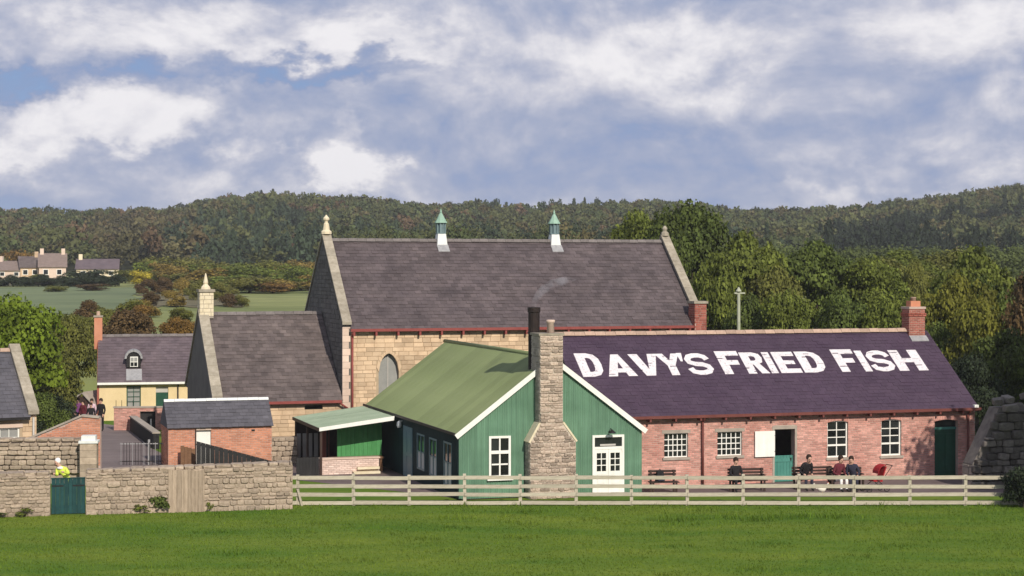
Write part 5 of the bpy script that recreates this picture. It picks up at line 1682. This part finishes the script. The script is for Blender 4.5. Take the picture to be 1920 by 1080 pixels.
for x, y, zt, w, s, lab in [
    (-61.6, 300, 8.3, 3.8, 'Y', 'small bright yellow autumn tree on the hillside'),
    (-58.2, 310, 9.2, 6.8, 'A', 'golden brown tree right of the bright yellow tree'),
    (-68.2, 320, 8.3, 4.6, 'o', 'olive tree between hillside houses and bright yellow tree'),
    (-55.1, 320, 9.6, 6.6, 'g', 'green tree behind the golden brown tree'),
    (-46.8, 300, 9.4, 7.9, 'g', 'broad green tree above the stone range chimney'),
    (-51.5, 305, 8.6, 5.5, 'A', 'golden tree left of the stone range chimney'),
    (-42.9, 310, 10.0, 7.3, 'o', 'olive tree above the stone range roof'),
    (-36.6, 300, 9.2, 7.1, 'g', 'green tree near the dark hall gable'),
    (-32.0, 290, 8.0, 6.0, 'A', 'golden tree touching the hall gable'),
    (-39.8, 260, 7.0, 6.1, 'l', 'bright green tree low above the stone range roof'),
    (-33.6, 255, 6.6, 6.4, 'a', 'orange brown tree low beside the hall gable'),
    (-45.2, 265, 6.5, 5.0, 'o', 'low olive tree right of the stone range chimney'),
    (-75.0, 322, 8.3, 8.6, 'k', 'large blackish tree in front of the cream hillside house'),
    (-79.0, 326, 6.9, 5.2, 'k', 'low blackish bush left of the large blackish tree'),
    (-62.0, 268, 6.3, 5.0, 'b', 'russet bush below the bright yellow tree'),
    (-56.5, 285, 6.4, 6.5, 'b', 'brown thicket tree at the field edge'),
    (-50.5, 285, 6.2, 6.5, 'b', 'brown thicket tree left of the stone range chimney'),
    (-45.5, 290, 6.4, 6.0, 'b', 'brown thicket tree behind the stone range chimney'),
    (-66.0, 262, 6.0, 4.0, 'o', 'olive bush in the far field corner'),
    (-88.0, 338, 7.4, 4.5, 'o', 'olive garden tree before the tall pink hillside house'),
    (-101.0, 372, 12.4, 8.0, 'a', 'orange autumn tree behind the low pinkish house'),
]:
    tree(x, y, zt, w, s, lab)
BELT = {'o': 'olive', 'A': 'golden brown', 'g': 'yellowish green', 'b': 'russet'}
ORD = ['leftmost', 'second', 'third', 'fourth', 'fifth', 'sixth', 'seventh', 'eighth', 'ninth', 'tenth', 'eleventh', 'twelfth', 'thirteenth']
LM['bo'] = leaf_mat('sunlit_olive_leaves', (.125, .128, .030), (.195, .190, .048))  # brighter olive for the autumn belt and scrub bushes
LM['bg'] = leaf_mat('sunlit_green_leaves', (.105, .140, .025), (.165, .200, .038))  # brighter green for the autumn belt
rb = random.Random(4)
ROWN = ['back', 'second', 'third', 'front']
for row, (yy, zt, n) in enumerate(((338, 10.2, 13), (312, 9.0, 13), (284, 7.9, 11), (262, 7.0, 9))):
    for k in range(n):
        a = -.205 + (.115 * (k + rb.uniform(.15, .85)) / n) if row < 2 else -.168 + (.075 * (k + rb.uniform(.15, .85)) / n)
        y = yy + rb.uniform(-10, 10)
        sp = rb.choice('ooogAAb' if a < -.16 else 'oggoAogA')
        lab = '%s tree, %s in the %s row of the autumn belt' % (BELT[sp], ORD[k] + (' from the left' if k else ''), ROWN[row])
        tree(a * y, y, zt + rb.uniform(-1.2, .9), rb.uniform(5.5, 9.0), {'o': 'bo', 'g': 'bg'}.get(sp, sp), lab, None, 'autumn trees in the belt below the wood')
for k in range(12):
    y = 296 + rb.uniform(-2, 2); a = -.30 + .007 * k + .004
    lab = 'blackish hedge bush, %s in the hedge below the hillside houses' % (ORD[k] + (' from the left' if k else ''))
    tree(a * y, y, gz(a * y, y) + rb.uniform(1.2, 2.2), rb.uniform(3.0, 4.6), 'k', lab, 'b%d' % (k % 2), 'hedge bushes below the hillside houses')


def field_patch(name, a0, a1, y0, y1, m, lift=.06):
    na, ny_ = 14, 14
    vs, fs_ = [], []
    for j in range(ny_ + 1):
        for i_ in range(na + 1):
            y = y0 + (y1 - y0) * j / ny_ + 3 * math.sin(i_ * .9 + a0 * 40) + 2 * math.sin(i_ * 2.3); a = a0 + (a1 - a0) * i_ / na + .0035 * math.sin(j * 1.3) + .002 * math.sin(j * 2.9 + i_)
            vs.append((a * y, y, gz(a * y, y) + lift))
    for j in range(ny_):
        for i_ in range(na):
            q_ = j * (na + 1) + i_
            fs_.append((q_, q_ + 1, q_ + na + 2, q_ + na + 1))
    o = MB().add(vs, fs_).build(name, m, None, True); o['kind'] = 'structure'


field_patch('brown_field', -.2045, -.150, 200, 252, mat('dead_bracken', (.105, .092, .048), (.165, .145, .078), .5, rough=.95, patch=.15, pscale=.1))
field_patch('dull_green_field', -.33, -.2065, 176, 290, mat('dull_green_grass', (.105, .140, .068), (.165, .200, .098), .12, rough=.95, patch=.12, pscale=.05))
field_patch('pale_field', -.33, -.235, 302, 338, mat('pale_dry_grass', (.22, .20, .12), (.29, .26, .16), .2, rough=.95))
SHR = [(-35.6, 152, 'b', 'russet field shrub nearest the cottage chimney'), (-33.2, 158, 'o', 'olive field shrub right of the russet shrub above the cottage'), (-31.0, 150, 'a', 'orange brown field shrub above the middle of the cottage ridge'),
       (-37.8, 166, 'o', 'olive field shrub behind the white field board'), (-34.6, 172, 'A', 'golden field shrub farthest up the slope above the cottage'), (-29.2, 160, 'o', 'olive field shrub left of the stone range chimney'),
       (-33.0, 139, 'o', 'olive shrub low behind the cottage chimney'), (-35.6, 142, 'g', 'green shrub between lime-green tree and cottage chimney')]
for x, y, sp, lab in SHR:
    tree(x, y, gz(x, y) + rb.uniform(1.3, 2.4), rb.uniform(2.2, 3.6), sp, lab, 'b%d' % (tn[0] % 2), 'shrubs in the field above the cottage')
for k in range(14):
    a = -.203 + .0042 * k + rb.uniform(-.001, .001); y = rb.choice((204, 222, 246)) + rb.uniform(-6, 6)
    lab = 'low brown scrub bush, %s along the bracken strip in the field' % ((ORD + ['last'])[k] + (' from the left' if 0 < k < 13 else ''))
    tree(a * y, y, gz(a * y, y) + rb.uniform(1.3, 2.6), rb.uniform(1.8, 3.2), rb.choice(['b', 'A', 'bo', 'bo']), lab, 'b%d' % (k % 2), 'scrub bushes along the bracken strip')
SKYL = [(-202.4, 800, 36.0, 8, 'k', 0), (-160.0, 800, 35.2, 8, 'k', 0), (-142.2, 790, 36.6, 9, 'k', 0), (-132.4, 790, 38.6, 8, 'k', 0), (-107.8, 780, 41.5, 6.5, 'c', 1), (-102.8, 780, 42.0, 7, 'c', 1),
        (-86.5, 780, 39.4, 9, 'k', 0), (-59.6, 780, 38.4, 10, 'b', 0), (-25.2, 780, 37.0, 10, 'k', 0), (-18.4, 780, 37.4, 9, 'k', 0), (103.9, 760, 33.6, 10, 'k', 0), (110.6, 760, 33.0, 9, 'k', 0), (120.7, 760, 33.8, 11, 'k', 0)]
SKL = ['leftmost small dark tree on the far left skyline', 'small dark tree on the left skyline above the cream house', 'dark round tree where the wooded hill begins to rise', 'second dark tree on the rising wooded skyline',
       'pointed conifer on the highest part of the skyline', 'taller pointed conifer beside the other skyline conifer', 'dark skyline tree above the hall finial', 'russet tree on the skyline left of the ventilators',
       'dark skyline tree left of the left ventilator cap', 'dark skyline tree right of the left ventilator cap', 'first of three dark trees in the dip of the right skyline', 'second of three dark trees in the dip of the right skyline', 'widest of three dark trees in the dip of the right skyline']
for (x, y, zt, w, s, c), lab in zip(SKYL, SKL):
    tree(x, y, zt, w, s, lab, 'c0' if c else None, 'trees on the skyline')
# two trees outside the frame on the right: their shade falls on the ruin, the shop corner and the wood
tree(25.0, 63.4, 10.9, 9.2, 'd', 'large dark tree beyond the right edge of the picture', 'r1')
tree(31.5, 78.5, 15.0, 9.5, 'd', 'tall dark tree far beyond the right edge of the picture', 'r3')
tree(34.5, 88.0, 13.5, 9.0, 'd', 'broad dark tree beyond the right edge behind the ruin', 'r0')


# ------------------------------------------------------------------ far woods: one mass
def woods():
    g = np.random.default_rng(5)
    T = [card_cloud(20 + i, 9, 260, .125) for i in range(5)] + [card_cloud(30 + i, 0, 200, .13, 'cone') for i in range(2)]
    TN = [card_cloud(40 + i, 18, 1300, .062, 'bush') for i in range(4)]
    pts = []
    for k in range(9000):
        y = 395 + (840 - 395) * math.sqrt(g.random()); a = g.uniform(-.36, .36)
        pts.append((a * y, y))
    for k in range(700):
        y = g.uniform(235, 400); a = g.uniform(.10, .34); pts.append((a * y, y))
    for k in range(420):
        y = g.uniform(300, 400); a = g.uniform(-.085, .1); pts.append((a * y, y))
    cell = {}
    Vs, Cs = [], []
    cnt = 0
    for (x, y) in pts:
        w = g.uniform(6.5, 11.0); h = g.uniform(6.5, 11.5)
        key = (int(x / 6.0), int(y / 8.0))
        if key in cell: continue
        a = x / y
        if a < -.2 and y < 430: continue
        cell[key] = 1
        n1 = math.sin(x * .021 + 1.3) + math.sin(y * .017 + x * .011) + .7 * math.sin(x * .05 - y * .03)
        con = (-.19 < a < -.10 and 400 < y < 640 and n1 > -.9) or (a > .17 and y < 640 and n1 > -1.1) or n1 > 1.55
        con = con and (a > .17 or g.random() < .62)
        if con:
            tpl = T[5 + g.integers(2)] if g.random() < .45 else T[g.integers(5)]
            c = np.array([.045, .064, .038]) * g.uniform(.75, 1.3); h *= 1.12; w *= .8
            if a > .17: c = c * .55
        else:
            tpl = T[g.integers(5)]
            u = g.random()
            if u < .50: c = np.array([.098, .108, .042])
            elif u < .78: c = np.array([.074, .094, .038])
            elif u < .94 or a > .1: c = np.array([.115, .100, .045])
            else: c = np.array([.13, .088, .05])
            if -.23 < a < -.17 and y < 700: c = c * .6 + np.array([.12, .08, .05]) * .4
            c = c * g.uniform(.75, 1.2)
        if y < 400 and a > .1: c = np.array([.088, .112, .034]) * g.uniform(.75, 1.2)
        if y < 400:
            tpl = TN[g.integers(4)]
            if a > .1: h = g.uniform(4.6, 7.4); w = g.uniform(5.5, 9.0)
        an = g.random() * 6.28
        ca, sa = math.cos(an), math.sin(an)
        V = tpl * np.array([w, w, h])
        V = np.stack([V[..., 0] * ca - V[..., 1] * sa + x, V[..., 0] * sa + V[..., 1] * ca + y, V[..., 2] + gz(x, y) - .4], -1)
        Vs.append(V)
        cc = np.ones((len(V), 4, 4)); cc[..., :3] = c * (.8 + .4 * g.random((len(V), 1, 1)))
        Cs.append(cc)
        cnt += 1
    m = mat('far_wood_leaves', (.85, .85, .85), (1.15, 1.15, 1.15), .2, rough=.8, spec=.1, trans=.15, attr='leaf')
    o = quads('far_woods', np.concatenate(Vs), m, None, True, np.concatenate(Cs))
    print('woods', cnt, len(o.data.polygons))


woods()


# ------------------------------------------------------------------ grass blades of the near field and weeds along the walls
def grass():
    g = np.random.default_rng(3)
    n = 95000
    y = 49 + (67.2 - 49) * g.random(n) ** .9; x = (g.random(n) * 2 - 1) * (y * .31 + 1)
    wl = FW0[1] + (x - FW0[0]) * math.tan(FWA) - .1
    ok = (y < np.where(x < -8.0, wl, 67.6))
    x, y = x[ok], y[ok]
    n = len(x)
    pn = np.sin(x * .9 + 2 * np.sin(y * .7)) * np.sin(y * 1.3 + 1.5 * np.sin(x * .5))
    edge = np.clip((y - 64.0) / 2.5, 0, 1) * np.clip(np.sin(x * 1.7 + np.sin(x * .6) * 3) * .5 + .6, 0, 1)
    h = (.018 + .026 * g.random(n)) * (1 + .35 * np.clip(pn, 0, 1)) * (1 + .7 * edge)
    cl = ((np.abs(x - 8.2 - 1.6 * np.sin(y * 3)) < 2.4) & (np.abs(y - 62.9 - .3 * np.sin(x * 2)) < .5)) | ((np.abs(x - 11.6) < .9) & (np.abs(y - 63.4) < .3))
    h = np.where(cl & (g.random(n) < .7), h * 4.5, h)
    tuft = np.zeros(n)
    for k in range(110):
        tx, ty = g.uniform(-19, 19), 50 + 17 * g.random() ** .6
        tr = g.uniform(.12, .5)
        tuft = np.maximum(tuft, np.clip(1.3 - ((x - tx) ** 2 / (tr * 1.8) ** 2 + (y - ty) ** 2 / tr ** 2), 0, 1))
    h = h * (1 + 1.9 * tuft * (g.random(n) < .6))
    a = g.random(n) * 6.28; ln = .5 * h
    z = ground(x, y)
    wv = .010 + .01 * g.random(n)
    dx, dy = np.cos(a) * wv, np.sin(a) * wv
    lx, ly = np.cos(a + 1.3) * ln, np.sin(a + 1.3) * ln
    V = np.stack([np.stack([x - dx, y - dy, z], -1), np.stack([x + dx, y + dy, z], -1), np.stack([x + lx + dx * .3, y + ly + dy * .3, z + h], -1), np.stack([x + lx - dx * .3, y + ly - dy * .3, z + h], -1)], 1)
    m = mat('grass_blades', (.075, .148, .013), (.160, .210, .026), .26, rough=.85, island=.16, spec=.1, trans=.25, patch=.20, pscale=.5, stretch=(.55, 1.5, 1))
    quads('grass', V, m, None, True)


grass()


def weeds(name, label, cx, cy, w, h, n, seed, key='d'):
    g = np.random.default_rng(seed)
    V = card_cloud(seed, 7, n, .16, 'bush') * np.array([w, w * .5, h]) + np.array([cx, cy, gz(cx, cy)])
    me = quads(name, V, LM[key], False)
    o = put(name, me); tag(o, label, 'plant')
    return o


weeds('nettle_clump', 'dark green nettle clump growing against the left side of the pale boarding', *FWp(5.45, -.22), .75, .62, 320, 3)
weeds('weed_tuft', 'low weeds growing at the foot of the field wall left of the nettle clump', *FWp(4.85, -.2), .6, .32, 220, 4, 'g')
weeds('weed_tuft', 'small weed tuft at the right foot of the pale boarding', *FWp(7.25, -.2), .3, .36, 120, 5, 'g')
weeds('weed_tuft', 'weed tuft at the wall foot left of the dark green gate', *FWp(.75, -.2), .7, .32, 200, 6, 'g')
weeds('nettle_clump', 'broad low nettles along the wall at the left edge', *FWp(-.2, -.2), 1.0, .2, 200, 7, 'd')


# ------------------------------------------------------------------ people
def person(label, loc, rot, cols, pose='stand', scale=1.0, hat=None, lean=(0, 0)):
    top, legs, hair = cols
    J = {'pel': (0, 0, .95), 'spi': (0, 0, 1.15), 'che': (0, .01, 1.36), 'nec': (0, 0, 1.50), 'hea': (0, -.02, 1.62), 'crn': (0, -.01, 1.74)}
    for s, n in ((-1, 'l'), (1, 'r')):
        J['sh' + n] = (s * .17, .01, 1.42); J['el' + n] = (s * .23, .03, 1.15); J['wr' + n] = (s * .22, -.06, .92); J['ha' + n] = (s * .21, -.09, .83)
        J['hi' + n] = (s * .10, 0, .90); J['kn' + n] = (s * .11, -.01, .50); J['an' + n] = (s * .11, .02, .09); J['to' + n] = (s * .12, -.14, .04)
    if pose == 'sit':
        d = -.47
        for k in list(J):
            if k[:2] not in ('kn', 'an', 'to'): J[k] = (J[k][0], J[k][1], J[k][2] + d)
        for s, n in ((-1, 'l'), (1, 'r')):
            J['kn' + n] = (s * .12, -.42, .50); J['an' + n] = (s * .12, -.42, .09); J['to' + n] = (s * .13, -.58, .04)
            J['wr' + n] = (s * .16, -.28, .60); J['ha' + n] = (s * .13, -.36, .58); J['el' + n] = (s * .24, -.02, .70)
    if pose == 'reach':
        J['elr'] = (.26, -.18, 1.28); J['wrr'] = (.2, -.38, 1.36); J['har'] = (.17, -.46, 1.38)
        J['ell'] = (-.24, -.12, 1.2); J['wrl'] = (-.2, -.34, 1.28); J['hal'] = (-.18, -.42, 1.3)
    for k in J:
        z = J[k][2]
        f = max(0, z - (.95 if pose != 'sit' else .48))
        J[k] = (J[k][0] + lean[0] * f, J[k][1] + lean[1] * f, z)
    rad = {'pel': .14, 'spi': .135, 'che': .145, 'nec': .058, 'hea': .088, 'crn': .075, 'sh': .075, 'el': .052, 'wr': .036, 'ha': .04, 'hi': .10, 'kn': .068, 'an': .046, 'to': .042}
    names = list(J)
    E = [('pel', 'spi'), ('spi', 'che'), ('che', 'nec'), ('nec', 'hea'), ('hea', 'crn')]
    for n in 'lr':
        E += [('che', 'sh' + n), ('sh' + n, 'el' + n), ('el' + n, 'wr' + n), ('wr' + n, 'ha' + n), ('pel', 'hi' + n), ('hi' + n, 'kn' + n), ('kn' + n, 'an' + n), ('an' + n, 'to' + n)]
    me = bpy.data.meshes.new('body')
    me.from_pydata([J[k] for k in names], [(names.index(a), names.index(b)) for a, b in E], [])
    tmp = bpy.data.objects.new('tmp', me); COL.objects.link(tmp)
    tmp.modifiers.new('skin', 'SKIN'); sb = tmp.modifiers.new('sub', 'SUBSURF'); sb.levels = 2; sb.render_levels = 2
    for i, k in enumerate(names):
        r = rad.get(k, rad.get(k[:2]))
        me.skin_vertices[0].data[i].radius = (r, r * (.72 if k in ('pel', 'spi', 'che') else 1.0))
        me.skin_vertices[0].data[i].use_root = (k == 'pel')
    dg = bpy.context.evaluated_depsgraph_get(); dg.update()
    bm_ = bpy.data.meshes.new_from_object(tmp.evaluated_get(dg))
    bpy.data.objects.remove(tmp)
    bm_.materials.clear()
    for m_ in (M[top], M[legs], M['skin'], M['black_iron']): bm_.materials.append(m_)
    seg = [(np.array(J[a]), np.array(J[b]), a, b) for a, b in E]
    for p in bm_.polygons:
        c = np.array(p.center); best, bk = 9e9, None
        for A, B, a, b in seg:
            t = np.clip(np.dot(c - A, B - A) / max(1e-9, np.dot(B - A, B - A)), 0, 1)
            dd_ = np.linalg.norm(c - A - t * (B - A))
            if dd_ < best: best, bk = dd_, (a, b)
        a, b = bk
        if b in ('hea', 'crn') or b[:2] == 'ha': p.material_index = 2
        elif b[:2] in ('hi', 'kn', 'an'): p.material_index = 1
        elif b[:2] == 'to': p.material_index = 3
        else: p.material_index = 0
        p.use_smooth = True
    t = thing('person', label, 'person', loc, rot, None, (scale,) * 3)
    put('body', bm_, t)
    hx, hy, hz = J['hea']
    hm = MB(); 
    hm.lathe(0, 0, [(.088, -.03), (.106, .03), (.104, .08), (.082, .13), (.04, .16), (.01, .165)], 12)
    put('hair' if not hat else 'cap', hm.mesh('hair', M[hat or hair], True), t, (hx, hy + .036, hz + .034))
    fm = MB().tube((0, -.09, -.01), (0, -.115, -.03), .014, .018, 6)
    put('nose', fm.mesh('nose', M['skin'], True), t, (hx, hy, hz))
    em = MB().box(-.045, -.022, -.099, -.09, .015, .028).box(.022, .045, -.099, -.09, .015, .028).box(-.025, .025, -.098, -.088, -.062, -.053)
    put('face_features', em.mesh('face_features', M['c_maroon']), t, (hx, hy, hz))
    return t, J


pt, J = person('person in yellow high-visibility vest and white cap leaning over the dark green gate', (*FWp(2.35, .62), .12), R(-8), ('c_vis', 'c_navy', 'hair'), 'reach', 1.02, 'c_white', (-.55, -.25))
sc_ = MB().lathe(0, 0, [(.09, 0), (.125, .03), (.11, .07), (.07, .10)], 10)
put('scarf', sc_.mesh('scarf', M['c_white'], True), pt, (J['nec'][0] + .02, J['nec'][1], J['nec'][2] - .08))
person('person in purple jacket in the lane beside the dark-gabled hut', (-23.45, 98.0, 0), R(20), ('c_purple', 'c_navy', 'hair'), scale=.93)
person('person in maroon jacket between the purple and pale pink jackets in the lane', (-23.0, 97.2, 0), R(-30), ('c_maroon', 'c_black', 'hair'), scale=.9)
person('person in pale pink top in the lane', (-22.62, 97.6, 0), R(5), ('c_pink', 'c_grey', 'hair'), scale=.92)
person('person in white top half hidden behind the purple jacket in the lane', (-23.75, 97.0, 0), R(40), ('c_white', 'c_grey', 'hair'), scale=.88)
person('person in long black coat by the red brick yard wall', (-21.9, 96.6, 0), R(-15), ('c_black', 'c_black', 'hair'), scale=.97)
person('person in black standing just left of the long black coat in the lane', (-22.2, 95.6, 0), R(10), ('c_black', 'c_black', 'hair'), scale=.88)


def bench(label, x, y, rot, L=1.5):
    t = thing('garden_bench', label, 'bench', (x, y, 0), rot, 'dark benches in front of the brick shop')
    for k in range(4):
        MB().box(0, L, -.22 + k * .115, -.22 + k * .115 + .10, .42, .455).build('seat_slat', M['dark_wood'], t)
    for k in range(3):
        MB().box(0.02, L - .02, .26, .29, .54 + k * .12, .54 + k * .12 + .09).build('back_slat', M['dark_wood'], t)
    for xx in (.08, L - .15):
        MB().box(xx, xx + .07, -.2, -.13, 0, .42).build('leg', M['dark_wood'], t)
        MB().box(xx, xx + .07, .20, .258, 0, .88).build('leg', M['dark_wood'], t)
        MB().box(xx, xx + .07, -.2, .2, .62, .66).build('armrest', M['dark_wood'], t)
    return t


def at(u_x, y): return u_x, y
bench('dark bench under the second small-paned shop window', 8.45, 70.6, R(10))
bench('dark bench right of the teal stable door', 11.05, 71.2, R(10), 1.7)
bench('dark bench under the left sash window', 12.35, 70.9, R(10), 1.5)
bench('short dark bench beside the corner of the green tin shed', 5.3, 70.0, R(10), 1.15)
person('person in black coat seated alone on the bench under the small-paned window', (8.72, 70.62, 0), R(10), ('c_black', 'c_black', 'hair'), 'sit', 1.0)
person('person in dark coat bending forward on the bench right of the stable door', (11.45, 71.2, 0), R(18), ('c_black', 'c_navy', 'hair'), 'sit', 1.06, None, (.1, -.45))
person('person in maroon coat and white scarf seated under the left sash window', (12.72, 70.9, 0), R(25), ('c_maroon', 'c_white', 'hair'), 'sit', 1.04, None, (.16, -.12))
person('person in navy coat seated right of the maroon coat under the sash window', (13.38, 71.0, 0), R(-10), ('c_navy', 'c_navy', 'hair'), 'sit', 1.02, None, (-.14, -.2))
bag = thing('rucksack', 'dark rucksack set on the short bench by the tin shed', 'bag', (5.72, 70.1, .457), R(14))
MB().hexa([(-.17, -.11, 0), (.17, -.11, 0), (.17, .11, 0), (-.17, .11, 0), (-.12, -.07, .42), (.12, -.07, .42), (.12, .08, .42), (-.12, .08, .42)]).build('bag_body', M['c_black'], bag)
MB().box(-.12, .12, -.17, -.112, .04, .24).build('pocket', M['c_navy'], bag)
MB().tube((-.05, .02, .42), (0, .02, .48), .012).tube((0, .02, .48), (.05, .02, .42), .012).build('handle', M['c_black'], bag)

# red pushchair
pc = thing('pushchair', 'red pushchair parked beside the seated people in front of the shop', 'pushchair', (14.15, 70.6, 0), R(-70))
fr_ = MB()
for s in (-.22, .22):
    fr_.tube((s, -.42, .14), (s, .30, .62), .014).tube((s, .36, .14), (s, -.18, .60), .014).tube((s, .30, .62), (s, .62, 1.02), .014)
fr_.tube((-.22, .62, 1.02), (.22, .62, 1.02), .016)
fr_.build('frame', M['black_iron'], pc)
MB().hexa([(-.2, -.2, .42), (.2, -.2, .42), (.2, .2, .40), (-.2, .2, .40), (-.2, -.2, .48), (.2, -.2, .48), (.2, .2, .46), (-.2, .2, .46)]).build('seat', M['c_red'], pc)
MB().hexa([(-.2, .15, .47), (.2, .15, .47), (.2, .20, .47), (-.2, .20, .47), (-.2, .34, .98), (.2, .34, .98), (.2, .39, .98), (-.2, .39, .98)]).build('backrest', M['c_red'], pc)
hd = MB()
for k in range(5):
    a, b = k * .33, (k + 1) * .33
    hd.hexa([(-.22, .36 - .34 * math.sin(a), .74 + .30 * math.cos(a)), (.22, .36 - .34 * math.sin(a), .74 + .30 * math.cos(a)), (.22, .36 - .34 * math.sin(b), .74 + .30 * math.cos(b)), (-.22, .36 - .34 * math.sin(b), .74 + .30 * math.cos(b)),
             (-.22, .36 - .36 * math.sin(a), .74 + .32 * math.cos(a)), (.22, .36 - .36 * math.sin(a), .74 + .32 * math.cos(a)), (.22, .36 - .36 * math.sin(b), .74 + .32 * math.cos(b)), (-.22, .36 - .36 * math.sin(b), .74 + .32 * math.cos(b))])
hd.build('hood', M['c_red'], pc)
for sx in (-.25, .25):
    for yy in (-.42, .36):
        ringm = MB(); n = 14
        for k in range(n):
            a, b = 2 * math.pi * k / n, 2 * math.pi * (k + 1) / n
            ringm.tube((sx, yy + .115 * math.cos(a), .13 + .115 * math.sin(a)), (sx, yy + .115 * math.cos(b), .13 + .115 * math.sin(b)), .016, n=5, caps=False)
        for k in range(4):
            a = math.pi * k / 4
            ringm.tube((sx, yy - .11 * math.cos(a), .13 - .11 * math.sin(a)), (sx, yy + .11 * math.cos(a), .13 + .11 * math.sin(a)), .005, n=4, caps=False)
        ringm.build('wheel', M['black_iron'], pc)

# hen on the grass behind the fence
hen = thing('hen', 'white hen pecking on the yard behind the rail fence', 'hen', (11.9, 69.6, 0), R(8), None, (1.15, 1.15, 1.15))
bv = MB(); n = 12
prof = [(-.20, .02, .24), (-.15, .05, .23), (-.08, .085, .20), (0, .10, .185), (.07, .09, .19), (.12, .06, .22), (.155, .04, .27), (.18, .036, .33), (.20, .04, .37), (.225, .025, .385), (.235, .005, .385)]
vs, fs = [], []
for (x, r, z) in prof:
    for i in range(n):
        a = 2 * math.pi * i / n
        vs.append((x, r * .85 * math.cos(a), z + r * math.sin(a)))
for k in range(len(prof) - 1):
    for i in range(n):
        j = (i + 1) % n; fs.append((k * n + i, k * n + j, (k + 1) * n + j, (k + 1) * n + i))
bv.add(vs, fs); bv.build('body', M['feather'], hen, True)
MB().hexa([(-.19, -.03, .20), (-.17, -.03, .28), (-.17, .03, .28), (-.19, .03, .20), (-.33, -.015, .34), (-.27, -.015, .40), (-.27, .015, .40), (-.33, .015, .34)]).build('tail', M['feather'], hen)
MB().tube((.235, 0, .385), (.275, 0, .375), .014, .003, 6).build('beak', M['beak'], hen)
MB().prism([(.17, .40), (.23, .405), (.215, .435), (.20, .42), (.185, .44)], -.006, .006).build('comb', M['c_red'], hen)
for s in (-.04, .04):
    MB().tube((.0, s, .11), (.01, s, .0), .008, n=5).tube((.01, s, .004), (.06, s, .004), .006, n=4).build('leg', M['beak'], hen)


# ------------------------------------------------------------------ air: one closed box of thin even haze
def haze():
    m = bpy.data.materials.new('haze'); m.use_nodes = True
    t = m.node_tree; t.nodes.remove(t.nodes['Principled BSDF'])
    pv = t.nodes.new('ShaderNodeVolumePrincipled')
    pv.inputs['Color'].default_value = (.90, .94, 1.0, 1); pv.inputs['Density'].default_value = HAZE
    t.links.new(pv.outputs[0], t.nodes['Material Output'].inputs['Volume'])
    o = MB().box(-2700, 2700, -1600, 3700, -26, 60).build('haze', m); o['kind'] = 'stuff'


HAZE = 0.00017
haze()
